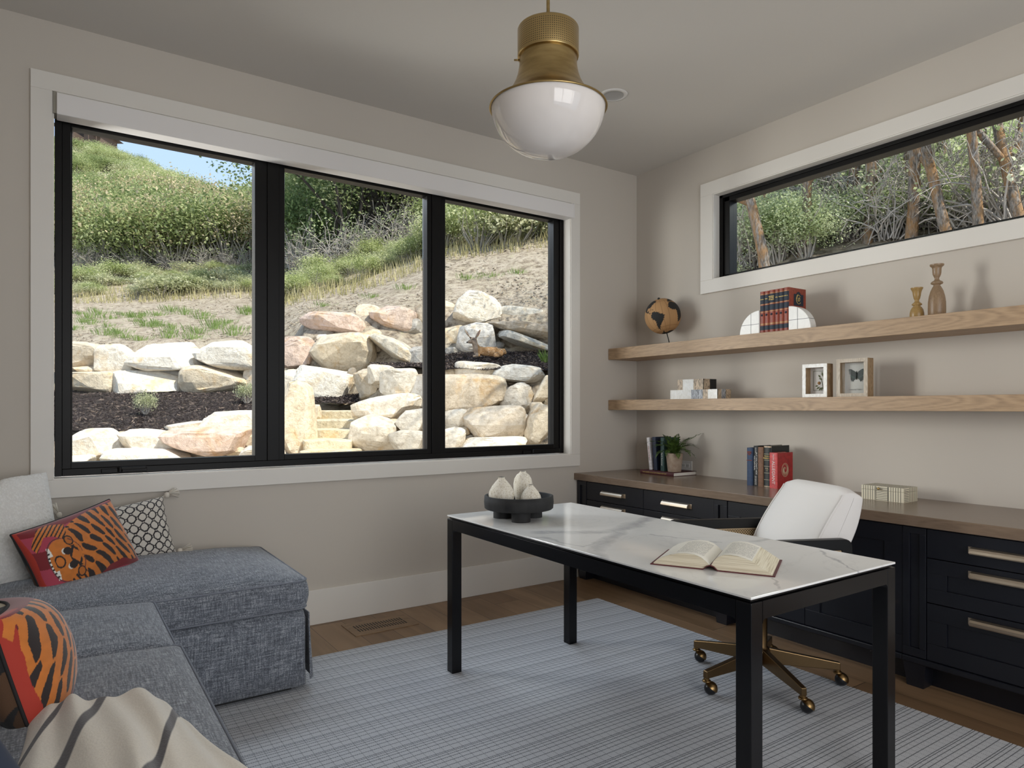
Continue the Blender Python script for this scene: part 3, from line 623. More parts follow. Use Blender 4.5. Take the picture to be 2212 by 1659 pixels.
# seat
def cushion_mb(x0, x1, y0, y1, z0, z1, crown=.02, r=.04, n=7, bulge=.006, mi=0, rings=8, er=.012, wob=0., seed=0):
    """soft box: rounded-rectangle outline swept up the side and crowned over the top"""
    m = MB(); cx, cy = (x0 + x1) / 2, (y0 + y1) / 2; W, H = x1 - x0, y1 - y0
    out = []
    base = rrect(W, H, r, n)
    # densify straight sides
    for i, p in enumerate(base):
        q = base[(i + 1) % len(base)]; d = math.hypot(q[0] - p[0], q[1] - p[1]); k = max(1, int(d / .05))
        for j in range(k): out.append((p[0] + (q[0] - p[0]) * j / k, p[1] + (q[1] - p[1]) * j / k))
    L = len(out); levels = []
    for z, ins in ((z0, .02), (z0 + .0, .004), (z0 + er * .6, 0)): levels.append((z, ins, 0))
    for k in range(1, 5): levels.append((z0 + er * .6 + (z1 - z0 - er) * k / 5, -bulge * math.sin(math.pi * k / 5), 0))
    levels += [(z1 - er * .5, 0, 0), (z1, er * .5, 0)]
    rings_ = []
    for z, ins, _ in levels:
        sx_, sy_ = (W / 2 - ins) / (W / 2), (H / 2 - ins) / (H / 2)
        rings_.append([(cx + px_ * sx_, cy + py_ * sy_, z) for px_, py_ in out])
    s0 = (W / 2 - er * .5) / (W / 2)
    for k in range(1, rings + 1):
        s_ = s0 * (1 - k / rings)
        rg = []
        for px_, py_ in out:
            a_, b_ = px_ * s_ / (W / 2), py_ * s_ / (H / 2)
            zz = z1 + crown * (max(0, 1 - abs(a_) ** 3) * max(0, 1 - abs(b_) ** 3)) ** .55
            if wob: zz += wob * noise.noise(Vector((px_ * s_ * 6 + seed, py_ * s_ * 6, seed))) * (1 - max(abs(a_), abs(b_)) ** 4)
            rg.append((cx + px_ * s_, cy + py_ * s_, zz))
        rings_.append(rg)
    vs_ = [p for rg in rings_[:-1] for p in rg]; nR = len(rings_) - 1
    fs = [(i * L + k, i * L + (k + 1) % L, (i + 1) * L + (k + 1) % L, (i + 1) * L + k) for i in range(nR - 1) for k in range(L)]
    vs_.append(rings_[-1][0]); c_ = len(vs_) - 1
    fs += [((nR - 1) * L + k, (nR - 1) * L + (k + 1) % L, c_) for k in range(L)]
    fs.append(tuple(range(L))[::-1]); m.add(vs_, fs, mi, True)
    return m, [(cx + px_, cy + py_) for px_, py_ in out]
m_, _ = cushion_mb(-.16, .29, OY - .245, OY + .245, .425, .50, .03, .05); m_.build('seat', 'white_fabric', ch)
MB().box(-.14, .25, OY - .21, OY + .21, .395, .423).build('seat_base', 'chair_black', ch, bevel=.008)
MB().box(-.08, .12, -.09, .09, .36, .395).build('swivel_plate', 'dark_brass', ch, bevel=.004)
# backrest: curved side profile swept across, bulged
prof = []
NB = 22; fr_, bk_ = [], []
for i in range(NB + 1):
    s_ = i / NB; z = .44 + (.872 - .44) * s_
    xf = -.085 - .200 * s_ ** 1.15
    fr_.append((xf + .020 * math.sin(math.pi * min(1, s_ * 1.05)), z)); 
    th = .052 + .085 * math.sin(math.pi * min(1, (s_ * .72 + .10))) ** 1.2
    bk_.append((xf - th, z - .02 * s_))
top = []
x_f, z_f = fr_[-1]; x_b, z_b = bk_[-1]
for k in range(1, 8):
    a = math.pi * k / 8; cxm, czm = (x_f + x_b) / 2, (z_f + z_b) / 2; hw = (x_f - x_b) / 2
    top.append((cxm + hw * math.cos(a), czm + (z_f - z_b) / 2 * math.cos(a) + .022 * math.sin(a)))
loop = fr_ + top + bk_[::-1]
def backwidth(z): return .252 - .018 * max(0, (z - .5) / .4)
cols_ = 15; P_ = np.zeros((cols_ + 4, len(loop), 3))
cxL = sum(p[0] for p in loop) / len(loop); czL = sum(p[1] for p in loop) / len(loop)
for j in range(cols_ + 4):
    if j in (0, cols_ + 3): tt, shr = (-1 if j == 0 else 1), 0.
    elif j in (1, cols_ + 2): tt, shr = (-1 if j == 1 else 1), .88
    elif j in (2, cols_ + 1): tt, shr = (-.985 if j == 2 else .985), .975
    else: tt = (j - 1 - (cols_ + 1) / 2) / ((cols_ + 1) / 2) * .955; shr = 1.
    for i, (x, z) in enumerate(loop):
        if i <= NB: i0, k0 = (fr_[i][0] + bk_[i][0]) / 2, (fr_[i][1] + bk_[i][1]) / 2
        elif i <= NB + 7: i0, k0 = (x_f + x_b) / 2, (z_f + z_b) / 2
        else: q_ = NB - (i - NB - 8); i0, k0 = (fr_[q_][0] + bk_[q_][0]) / 2, (fr_[q_][1] + bk_[q_][1]) / 2
        xs = i0 + (x - i0) * shr; zs = k0 + (z - k0) * shr
        crn = .012 * (1 - tt * tt) if i <= NB else -.008 * (1 - tt * tt)
        zz = zs - .020 * abs(tt) ** 8 * max(0, min(1, (zs - .6) / .28)) ** 2
        P_[j, i] = (xs + (crn if shr == 1 else 0), OY + .015 * (1 - min(1, max(0, (z - .5) / .4)) * 0) + tt * backwidth(z) + .0, zz)
P2 = np.concatenate([P_, P_[:, :1]], 1)
bo = linkmesh('backrest', gridmesh('backrest', P2, None, ('white_fabric',)), ch)
for sgn in (-1, 1):
    pts = [(x + .001, OY + .015 + sgn * (backwidth(z) * .985), z - .016 * max(0, min(1, (z - .6) / .28)) ** 2) for x, z in fr_[2:]]
    MB().tube(pts, .0032, 6).build('piping', 'white_fabric', bo)
# arms: black frame with inset cane panel
MT['cane'] = m = mat('woven_cane', rough=.6); t, b = nodes(m)
c = coords(t); sep = N(t, 'ShaderNodeSeparateXYZ'); t.links.new(c, sep.inputs[0])
def cell(o_, ph): return math_(t, 'SUBTRACT', math_(t, 'FRACT', math_(t, 'ADD', math_(t, 'DIVIDE', o_, .0135), ph)), .5)
def holes(ph): 
    a_, b_ = cell(sep.outputs[0], ph), cell(sep.outputs[2], ph); return math_(t, 'LESS_THAN', math_(t, 'ADD', math_(t, 'MULTIPLY', a_, a_), math_(t, 'MULTIPLY', b_, b_)), .055)
setcol(m, mix(t, math_(t, 'MAXIMUM', holes(0.), holes(.5)), (.62, .45, .25), (.05, .028, .012)))
MT['cane_frame'] = mat('cane_bead', (.60, .46, .29), .5)
for sgn in (-1, 1):
    y0 = OY + sgn * .262; y1 = OY + sgn * .302
    if y0 > y1: y0, y1 = y1, y0
    o_ = rrect(.59, .24, .035, 6, (.005, .557)); i_ = rrect(.49, .130, .006, 6, (.005, .565))
    m_ = MB(); n_ = len(o_)
    vs_ = [(x, y0, z) for x, z in o_] + [(x, y0, z) for x, z in i_] + [(x, y1, z) for x, z in o_] + [(x, y1, z) for x, z in i_]
    fs = []
    for k in range(n_):
        k2 = (k + 1) % n_
        fs += [(k, k2, n_ + k2, n_ + k), (2 * n_ + k2, 2 * n_ + k, 3 * n_ + k, 3 * n_ + k2), (k2, k, 2 * n_ + k, 2 * n_ + k2), (n_ + k, n_ + k2, 3 * n_ + k2, 3 * n_ + k)]
    m_.add(vs_, fs, 0); ar = m_.build('armrest', 'chair_black', ch, bevel=.004)
    MB().box(-.24, .25, y0 + .017, y1 - .017, .500, .630).build('cane_panel', 'cane', ar)
    bd = MB()
    for yy_ in (y0 + .008, y1 - .008):
        for a_, b_ in (((-.238, .627), (.248, .627)), ((.248, .627), (.248, .503)), ((.248, .503), (-.238, .503)), ((-.238, .503), (-.238, .627))):
            bd.tube([(a_[0], yy_, a_[1]), (b_[0], yy_, b_[1])], .004, 6)
    bd.build('cane_border', 'cane_frame', ar)

# ================================================================== SHELF OBJECTS
SU, SL = 1.693, 1.304
# globe
gl = thing('desk_globe', 'brown globe with black continents on a thin rod, left end of upper shelf', 'globe', (-.15, -.46, SU))
GC = Vector((0, .042, .214)); gr = .128
nlon, nlat = 220, 110
lon = np.linspace(-180, 180, nlon)[None, :].repeat(nlat, 0); lat = np.linspace(-90, 90, nlat)[:, None].repeat(nlon, 1)
lands = [[(-81, -5), (-79, 2), (-77, 8), (-72, 12), (-62, 10), (-51, 4), (-50, 0), (-42, -3), (-35, -7), (-39, -14), (-41, -22), (-48, -27), (-54, -34), (-58, -38), (-63, -42), (-66, -47), (-69, -52), (-66, -55), (-73, -53), (-75, -46), (-73, -37), (-71, -28), (-70, -18), (-76, -14)],
         [(-77, 8), (-83, 9), (-84, 11), (-88, 15), (-87, 21), (-90, 21), (-91, 18), (-97, 20), (-97, 26), (-94, 30), (-84, 30), (-81, 25), (-80, 32), (-75, 37), (-70, 42), (-65, 45), (-60, 47), (-56, 52), (-64, 60), (-78, 62), (-82, 70), (-125, 72), (-165, 68), (-160, 56), (-130, 54), (-124, 42), (-117, 32), (-110, 23), (-105, 19), (-95, 15), (-86, 11), (-83, 8)],
         [(-17, 14), (-17, 21), (-10, 30), (-6, 36), (10, 37), (20, 32), (33, 31), (43, 12), (51, 11), (40, -4), (40, -15), (35, -24), (27, -34), (18, -34), (12, -17), (9, 4), (-8, 4.5), (-13, 9)],
         [(-10, 37), (-9, 43), (-2, 44), (-4, 48), (8, 54), (12, 56), (25, 60), (20, 68), (60, 70), (140, 72), (170, 66), (140, 50), (122, 38), (120, 25), (105, 10), (100, 15), (90, 22), (78, 9), (70, 22), (58, 24), (50, 14), (43, 14), (35, 30), (28, 40), (15, 40), (0, 38)],
         [(-45, 60), (-55, 68), (-60, 76), (-30, 82), (-20, 76), (-25, 70)], [(115, -22), (130, -12), (142, -11), (153, -28), (145, -38), (130, -32), (116, -34)],
         [(-180, -92), (-180, -78), (-150, -76), (-100, -74), (-75, -72), (-62, -63), (-57, -64), (-62, -74), (-40, -78), (-20, -73), (0, -69), (60, -66), (120, -66), (180, -78), (180, -92)],
         [(-85, 22), (-77, 20), (-75, 20.5), (-81, 23)], [(-74, 18), (-69, 18), (-69, 20), (-73, 20)]]
ls_ = np.zeros(lon.shape, bool)
jx = lon + 1.2 * np.sin(lat * .9) + .8 * np.sin(lat * 2.3 + lon * .7); jy = lat + 1. * np.sin(lon * .8 + 1)
for p in lands: ls_ |= inpoly(jx, jy, p)
colg = np.where(ls_[..., None], np.array([.018, .017, .016]), np.array([.47, .265, .115]))
grid_ = ((np.abs((lon + 180) % 20 - 10) > 9.2) | (np.abs((lat + 90) % 15 - 7.5) > 7.05)) & ~ls_
colg = np.where(grid_[..., None], np.array([.30, .16, .065]), colg)
P3 = np.stack([gr * np.cos(np.radians(lat)) * np.cos(np.radians(lon)), gr * np.cos(np.radians(lat)) * np.sin(np.radians(lon)), gr * np.sin(np.radians(lat))], -1)
vd = Vector((CAM.x + .15, CAM.y + .42, CAM.z - 1.9)); az = math.atan2(vd.y, vd.x)
# axis leans to the viewer's left at the top, south pole tipped toward the viewer
Rg = Matrix.Rotation(R(-13), 3, Vector((math.cos(az), math.sin(az), 0))).inverted() @ Matrix.Rotation(R(-4), 3, Vector((-math.sin(az), math.cos(az), 0))) @ Matrix.Rotation(az - R(-41), 3, 'Z')
Pn = P3.reshape(-1, 3) @ np.array(Rg).T + np.array(GC)
MT['globe'] = paint_mat('globe_cork', .8)
linkmesh('sphere', gridmesh('sphere', Pn.reshape(P3.shape), colg, ('globe',)), gl)
axd = Rg @ Vector((0, 0, 1))
MB().tube([GC - axd * .12, Vector((GC.x - axd.x * .22, GC.y - axd.y * .22, .006))], .0035, 8).build('rod', 'dark', gl)
MB().lathe([(0, .013), (.006, .0125), (.009, .008), (.009, .003), (.006, 0)], 12, tuple(GC + axd * .127)).build('finial', 'dark', gl)
bx, by_ = GC.x - axd.x * .22, GC.y - axd.y * .22
MB().cyl(.06, 0, .008, (bx, by_, 0), 32).build('base', 'dark', gl, bevel=.001)

# books --------------------------------------------------------------
GOLD = mat('gilt', (.62, .45, .16), .45, .4); WHT = mat('white_print', (.80, .78, .75), .7); RUST = mat('rust_print', (.42, .10, .05), .7)
CREAM = mat('cream_print', (.62, .54, .36), .7); NAVY = mat('navy_print', (.012, .022, .04), .6)
def cloth(name, col, rough=.6):
    m = MT[name] = mat(name, col, rough); t, b = nodes(m); n_ = noisetex(t, coords(t), 60, 4)
    setcol(m, ramp(t, n_, [(.35, tuple(c_ * .8 for c_ in col)), (.65, tuple(min(1, c_ * 1.15) for c_ in col))])); return name
def book(label, loc, w_, h_, d_, clothn, rot=(0, 0, 0), group=None, rnd=.35, name='book'):
    """spine faces local -X, thickness along Y, height Z; origin at the spine's bottom centre"""
    o = thing(name, label, 'book', loc, rot, group)
    n = 8; sp_ = [(-w_ * rnd * .5 * math.cos(R(-90 + 180 * k / n)) , w_ / 2 * math.sin(R(-90 + 180 * k / n))) for k in range(n + 1)]
    pts = [(d_, -w_ / 2)] + [(x, y) for x, y in sp_] + [(d_, w_ / 2)]
    inn = [(d_, w_ / 2 - .003), (.004, w_ / 2 - .003), (.004, -w_ / 2 + .003), (d_, -w_ / 2 + .003)]
    poly = pts + inn; k = len(poly); m_ = MB()
    m_.add([(x, y, 0) for x, y in poly] + [(x, y, h_) for x, y in poly], [tuple(range(k))[::-1], tuple(range(k, 2 * k))] + [(i, (i + 1) % k, k + (i + 1) % k, k + i) for i in range(k)])
    m_.build('cover', clothn, o)
    MB().box(.003, d_ - .004, -w_ / 2 + .003, w_ / 2 - .003, .003, h_ - .003).build('page_block', 'paper', o)
    return o
def band(o, w_, z0, z1, mt_, rnd=.35, name='spine_band', th=.0006):
    n = 8; m_ = MB(); a = [(-(w_ * rnd * .5) * math.cos(R(-88 + 176 * k / n)) - th, (w_ / 2 + th * .5) * math.sin(R(-88 + 176 * k / n))) for k in range(n + 1)]
    m_.add([(x, y, z0) for x, y in a] + [(x, y, z1) for x, y in a], [(i + 1, i, n + 1 + i, n + 2 + i) for i in range(n)], 0, True)
    return m_.build(name, mt_, o)
cloth('red_leather', (.27, .045, .022), .45)
ws = (.029, .031, .037, .027, .029, .034); y = -1.316; MT['navy'] = NAVY
words_ = ('LANDS', 'SEAS', 'PEOPLES\nOF THE\nWORLD', 'ASIA', 'EUROPE', 'AFRICA')
for i, w_ in enumerate(ws):
    yc = y - w_ / 2; y -= w_ + .0012; h_ = (.250, .250, .2515, .2515, .252, .2525)[i]
    pos = ('leftmost', 'second from the left', 'third from the left, the thickest', 'fourth from the left', 'fifth from the left', 'rightmost, with a round emblem on its cover')[i]
    bk = book('red leather volume on the upper shelf, ' + pos, (-.262, yc, SU), w_, h_, .165, 'red_leather', group='matching red volumes between the marble bookends')
    s_ = .032
    for a, b_ in ((h_ - .075, h_ - .022), (h_ - .118, h_ - .085), (.018, .043)): band(bk, w_, a, b_, NAVY)
    for zz in (h_ - .019, h_ - .0795, h_ - .125, .050, .055): band(bk, w_, zz, zz + .0014, GOLD, name='gilt_line')
    lettering(words_[i], bk, .0095 if i == 2 else .008, frame_mx((-.0075 if w_ > .03 else -.0065, 0, h_ - .048), (0, -1, 0), (0, 0, 1)), GOLD, 'gilt_title', .0012, 'CENTER')
    MB().lathe([(.0065, 0), (.0065, .0006), (0, .0007)], 12, M=Matrix.Translation((-.0062 * w_ / .03, 0, .108)) @ Matrix.Rotation(R(-90), 4, 'Y')).build('spine_emblem', NAVY, bk)
    if i == 5:
        yy = -w_ / 2 - .0006
        pl = [(.045, .150), (.14, .150), (.14, .218), (.115, .218), (.108, .228), (.0925, .233), (.077, .228), (.07, .218), (.045, .218)]
        MB().prism(pl, yy, yy + .0007).build('cover_panel', NAVY, bk)
        g_ = MB()
        for rr, a0, a1 in ((.028, 100, 330), (.022, 40, 200), (.013, 200, 420), (.007, 0, 300)):
            pts = [(.0925 + rr * .85 * math.cos(R(a)), yy - .0004, .190 + rr * math.sin(R(a))) for a in range(a0, a1, 18)]; g_.tube(pts, [.0008 + .0022 * abs(math.sin(q * 1.3 + rr * 90)) for q in range(len(pts))], 5)
        g_.build('gilt_globe_emblem', GOLD, bk)
m = MT['bookend'] = mat('white_marble', rough=.35); t, b = nodes(m)
c = coords(t); n1 = noisetex(t, c, 9, 5, 1.5); setcol(m, ramp(t, math_(t, 'ABSOLUTE', math_(t, 'SUBTRACT', n1, .5)), [(0, (.79, .775, .74)), (.03, (.82, .805, .77)), (.2, (.845, .83, .795))]))
INK = mat('inlay_line', (.05, .05, .055), .4)
def bookend(label, y_in, sgn):
    o = thing('marble_bookend', label, 'bookend', (-.272, y_in, SU), group=None)
    r = .140; pts = [(0, 0)] + [(sgn * r * math.cos(R(a)), r * math.sin(R(a))) for a in range(0, 91, 6)]
    if sgn < 0: pts = pts[::-1]
    Mx = Matrix(((0, -1, 0, 0), (1, 0, 0, 0), (0, 0, 1, 0), (0, 0, 0, 1)))
    m_ = MB(); vs_ = [(0, y_, z) for y_, z in pts] + [(.055, y_, z) for y_, z in pts]; n_ = len(pts)
    m_.add(vs_, [tuple(range(n_)), tuple(range(2 * n_ - 1, n_ - 1, -1))] + [(i, n_ + i, n_ + (i + 1) % n_, (i + 1) % n_) for i in range(n_)])
    m_.build('block', 'bookend', o, bevel=.003)
    ln_ = MB(); yv, zv = sgn * .058, .058
    hv = math.sqrt(r * r - yv * yv); 
    ln_.box(-.0006, .02, yv - .0012, yv + .0012, .001, hv - .002).box(-.0006, .02, sgn * .001, sgn * (math.sqrt(r * r - zv * zv) - .001), zv - .0012, zv + .0012)
    ln_.box(-.0002, .055, sgn * (math.sqrt(r * r - zv * zv) - .0015), sgn * (math.sqrt(r * r - zv * zv) + .0006), zv - .0012, zv + .0012)
    ln_.build('inlay_lines', INK, o)
bookend('quarter-round white marble bookend at the left of the red books', -1.3145, 1)
bookend('quarter-round white marble bookend at the right of the red books', -1.5115, -1)

def candle(label, x, y, h, prof, mt_, block=None):
    o = thing('candlestick', label, 'candlestick', (x, y, SU))
    MB().lathe(prof, 36).build('turned_body', mt_, o)
    MB().lathe([(prof[-1][0] - .001, h + .0003), (prof[-1][0] * .72, h - .004), (0, h - .02)], 36).build('cup_inside', mt_, o)
    return o
candle('tall bottle-shaped brown wood candlestick on the upper shelf', -.17, -2.262, .262,
       [(0, 0), (.036, 0), (.0385, .004), (.039, .04), (.0385, .075), (.035, .103), (.028, .130), (.019, .150), (.014, .158), (.016, .161), (.025, .165), (.0275, .170), (.024, .176), (.015, .181), (.011, .186), (.0095, .193), (.0115, .197), (.0135, .201), (.018, .211), (.0195, .224), (.020, .240), (.0225, .248), (.029, .253), (.031, .257), (.031, .262)], 'candle_b')
candle('short ochre wood candlestick on the upper shelf, left of the tall one', -.17, -2.168, .160,
       [(0, 0), (.030, 0), (.0325, .006), (.0325, .030), (.029, .048), (.021, .062), (.014, .068), (.022, .072), (.0235, .076), (.020, .081), (.012, .087), (.0095, .094), (.011, .099), (.014, .105), (.0175, .120), (.020, .138), (.024, .149), (.0275, .154), (.028, .160)], 'candle_a')

# marble boxes
def strips(name, pal, seed, scale, axis):
    m = MT[name] = mat(name, rough=.35); t, b = nodes(m); c = coords(t); n1 = noisetex(t, c, 26, 5, 1.5)
    sep = N(t, 'ShaderNodeSeparateXYZ'); t.links.new(c, sep.inputs[0])
    k = math_(t, 'FLOOR', math_(t, 'MULTIPLY', sep.outputs[axis], scale)); wn = N(t, 'ShaderNodeTexWhiteNoise', noise_dimensions='1D')
    t.links.new(math_(t, 'ADD', k, float(seed)), wn.inputs['W'])
    base = ramp(t, wn.outputs[0], [(i / len(pal), c_) for i, c_ in enumerate(pal)], 'CONSTANT')
    col = mix(t, .55, base, ramp(t, n1, [(.35, (.55, .45, .36)), (.55, (1.05, 1.03, 1))]), 'MULTIPLY')
    if axis == 2: gapm = math_(t, 'LESS_THAN', math_(t, 'FRACT', math_(t, 'MULTIPLY', sep.outputs[2], 77.)), .1); col = mix(t, gapm, col, (.3, .25, .2))
    setcol(m, col); return name
strips('marble_strips_a', [(.80, .77, .71), (.46, .33, .21), (.82, .80, .75), (.55, .43, .30), (.78, .74, .68)], 4, 30, 1)
MT['stone_white'] = mat('stone_white', (.80, .775, .72), .35); MT['stone_tan'] = mat('stone_tan', (.47, .36, .25), .35); MT['stone_grey'] = mat('stone_grey', (.30, .31, .33), .35)
for nm, cc_ in (('stone_tan', (.50, .38, .26)), ('stone_grey', (.36, .37, .39)), ('stone_white', (.82, .795, .74))):
    m = MT[nm]; t, b = nodes(m); n1 = noisetex(t, coords(t, (1, 1, .5)), 45, 5, 2); setcol(m, ramp(t, n1, [(.38, tuple(v * (.45 if nm != 'stone_white' else .88) for v in cc_)), (.52, cc_), (.7, tuple(min(.85, v * 1.5) for v in cc_))]))
def sbox(label, x0, x1, y0, y1, z0, z1, segs, endsegs):
    """box clad with stone slips: segs along the front (dy fractions), endsegs along the right end"""
    org = ((x0 + x1) / 2, (y0 + y1) / 2, z0); o = thing('marble_box', label, 'decorative box', org)
    MB().box(x0 + .002, x1, y1 + .002, y0, z0, z1 - .0005).build('core', 'stone_white', o, org)
    zs = z0 + (z1 - z0) * .62
    mats_ = {}; 
    for f0, f1, mt_ in segs:
        ya, yb = y0 + (y1 - y0) * f0, y0 + (y1 - y0) * f1
        mats_.setdefault(mt_, []).append((x0, x0 + .003, yb, ya))
    for f0, f1, mt_ in endsegs:
        xa, xb = x0 + (x1 - x0) * f0, x0 + (x1 - x0) * f1
        mats_.setdefault(mt_, []).append((xa, xb, y1, y1 + .003))
    for mt_, L_ in mats_.items():
        for xa, xb, ya, yb in L_: MB().box(xa, xb, ya, yb, z0 + .0005, z1).build('stone_slip', mt_, o, org)
sbox('wider marble-strip box at the bottom of the pair on the lower shelf', -.262, -.13, -.595, -.998, SL, SL + .062,
     [(0, .46, 'stone_white'), (.46, .52, 'stone_grey'), (.523, .70, 'stone_grey'), (.703, .80, 'stone_tan'), (.803, 1, 'stone_white')], [(0, .28, 'stone_tan'), (.3, .6, 'stone_grey'), (.62, 1, 'stone_tan')])
sbox('smaller marble-strip box stacked on the wider one, lower shelf', -.245, -.115, -.645, -.870, SL + .062, SL + .133,
     [(0, .20, 'stone_tan'), (.205, .62, 'stone_white'), (.625, 1, 'stone_tan')], [(0, .48, 'stone_tan')] + [(.5 + .1 * k, .585 + .1 * k, 'dark') for k in range(5)])

# framed specimens
MT['print_bg'] = mat('print_paper', (.70, .68, .66), .8)
def shadowbox(label, x, y0, y1, h, dp, front, kind):
    org = (x, (y0 + y1) / 2, SL); o = thing('picture_frame', label, 'picture frame', org)
    m_ = MB(); w_ = y0 - y1; bwid = .020
    for a, b_, c_, d in ((y1, y1 + bwid, 0, h), (y0 - bwid, y0, 0, h), (y1 + bwid, y0 - bwid, 0, bwid), (y1 + bwid, y0 - bwid, h - bwid, h)): m_.box(x + .004, x + dp, a, b_, SL + c_, SL + d)
    m_.build('wood_box', 'frame_wood', o, org, bevel=.002)
    m_ = MB()
    for a, b_, c_, d in ((y1, y1 + bwid, 0, h), (y0 - bwid, y0, 0, h), (y1 + bwid, y0 - bwid, 0, bwid), (y1 + bwid, y0 - bwid, h - bwid, h)): m_.box(x, x + .004, a, b_, SL + c_, SL + d)
    m_.build('front_face', front, o, org)
    MB().box(x + dp - .012, x + dp - .010, y1 + bwid, y0 - bwid, SL + bwid, SL + h - bwid).build('print', 'print_bg', o, org)
    return o, org
MT['butter'] = mat('butterfly_black', (.010, .016, .014), .5); MT['leaf_print'] = mat('olive_leaf_print', (.10, .115, .045), .7); MT['flower_print'] = mat('ochre_flower_print', (.32, .17, .06), .7)
o, g_ = shadowbox('small white-faced box frame with a botanical print, lower shelf', -.215, -1.562, -1.712, .190, .062, 'stone_white', 0)
xx = -.215 + .0485; yc = -1.640; m_ = MB()
for x0_, x1_, z0_, z1_ in ((-.040, .040, .040, .042), (-.040, .040, .150, .152), (-.040, -.0385, .040, .152), (.0385, .040, .040, .152)): m_.box(xx, xx + .001, yc + x0_, yc + x1_, SL + z0_, SL + z1_)
m_.tube([(xx, yc - .022, SL + .045), (xx, yc - .016, SL + .075), (xx, yc - .010, SL + .105)], .0012, 5).build('border_line', 'leaf_print', o, g_)
m_ = MB()
for cx_, cz_, ang, L_ in ((-.006, .118, 100, .030), (-.014, .112, 60, .026), (.006, .112, 130, .024), (-.012, .100, 40, .022), (-.004, .100, 150, .024), (.012, .062, 215, .026), (.004, .058, 235, .022), (-.004, .060, 250, .020), (.020, .068, 190, .020)):
    d = Vector((0, -math.cos(R(ang)), math.sin(R(ang)))); p = Vector((xx - .0005, yc - cx_ * -1 - .012, SL + cz_)); s_ = Vector((0, d.z, -d.y))
    m_.add([p, p + d * L_ * .5 + s_ * .005, p + d * L_, p + d * L_ * .5 - s_ * .005], [(0, 1, 2, 3)])
m_.build('leaf_print', 'leaf_print', o, g_)
MB().lathe([(.009, 0), (.009, .0006), (0, .0008)], 14, M=Matrix.Translation((xx - .0004, yc + .004, SL + .082)) @ Matrix.Rotation(R(-90), 4, 'Y')).build('flower_print', 'flower_print', o, g_)
o, g_ = shadowbox('larger box frame with a black butterfly, lower shelf', -.215, -1.768, -1.940, .208, .062, 'stone_white', 1)
cc2 = MT['frame_face2'] = wood('whitewashed_face', (.62, .55, .46), (.56, .48, .38), (.42, .35, .27), 'Z', .6, 4)
[c_ for c_ in kids(o) if c_.name.startswith('front_face')][0].data.materials[0] = cc2
xx = -.215 + .0485; yc = -1.856; m_ = MB()
wing = [(0, .010), (.010, .022), (.030, .034), (.044, .036), (.046, .028), (.040, .010), (.034, -.002), (.037, -.010), (.033, -.016), (.036, -.026), (.030, -.024), (.030, -.034), (.024, -.028), (.020, -.036), (.016, -.026), (.008, -.020), (.002, -.012)]
for sg in (-1, 1):
    p = [(xx - .001, yc + sg * a, SL + .118 + b_) for a, b_ in wing]; m_.add(p, [tuple(range(len(p)))])
m_.tube([(xx - .002, yc, SL + .142), (xx - .002, yc, SL + .125), (xx - .002, yc, SL + .095)], [.001, .004, .002], 6).build('butterfly', 'butter', o, g_)
m_ = MB(); rnd = random.Random(3)
MT['butter_spot'] = mat('butterfly_teal_spot', (.10, .20, .17), .5)
for sg in (-1, 1):
    for k in range(7): a, b_ = .012 + .022 * k / 6, -.018 + .004 * (k % 3) + .002 * k; m_.add([(xx - .0016, yc + sg * (a + dx), SL + .118 + b_ + dz) for dx, dz in ((0, -.002), (.002, 0), (0, .002), (-.002, 0))], [(0, 1, 2, 3)])
m_.build('wing_spots', 'butter_spot', o, g_)
lettering('PAPILIO BUTTERFLY', o, .0085, frame_mx((xx - .0012 + .215, .042, .040), (0, -1, 0), (0, 0, 1)), INK, 'caption', .0002)
MB().box(-.215 + .012, -.215 + .0128, -1.918, -1.790, SL + .022, SL + .186).build('glass_pane', 'glass', o, g_)

# ================================================================== COUNTER OBJECTS
CT = .767
cloth('maroon_book', (.075, .010, .014)); cloth('white_book', (.66, .63, .64)); cloth('navy_book', (.010, .018, .045)); cloth('green_book', (.022, .06, .052))
cloth('black_book', (.009, .009, .010)); cloth('blue_cloth_book', (.028, .055, .12)); cloth('brown_cloth', (.21, .105, .058)); cloth('black_leather', (.014, .017, .016), .45); cloth('red_jacket', (.36, .022, .022), .4); cloth('red_spine', (.62, .075, .075), .4)
fb = thing('atlas_book', 'maroon atlas lying flat on the counter under the potted fern', 'book', (-.238, -.442, CT))
m_ = MB().box(0, .235, -.16, .16, 0, .003).box(0, .235, -.16, .16, .024, .027); sp_ = [(0, 0)] + [(-.004 * math.sin(R(k * 22.5)), .0135 - .0135 * math.cos(R(k * 22.5))) for k in range(9)] + [(.0, .027), (.002, .027), (.002, 0)]
m_.prism(sp_, -.16, .16).build('cover', 'maroon_book', fb, bevel=.0006)
MB().box(.003, .230, -.156, .156, .003, .024).build('page_block', 'page', fb)
lettering('THE HARPER ATLAS OF WORLD HISTORY', fb, .0125, frame_mx((-.0048, .135, .0135), (0, -1, 0), (0, 0, 1)), GOLD, 'title', .0002)
FB = CT + .0275
lean = R(-7)
bk = book('thin white book leaning at the far left behind the fern', (-.190, -.338, FB), .026, .235, .155, 'white_book', (lean, 0, 0), rnd=.15)
lettering('THE COLD NORTH', bk, .012, frame_mx((-.0028, 0, .12), (0, 0, -1), (0, -1, 0)), RUST, 'title', .0002, 'CENTER')
bk = book('dark navy book leaning between the white and the green book', (-.190, -.386, FB), .034, .240, .16, 'navy_book', (R(-4), 0, 0), rnd=.2)
bk = book('green book standing behind the fern pot', (-.205, -.466, FB), .034, .238, .155, 'green_book', rnd=.2)
lettering('April Summer', bk, .017, frame_mx((-.0042, 0, .085), (0, 0, -1), (0, -1, 0)), WHT, 'title', .0002, 'CENTER')
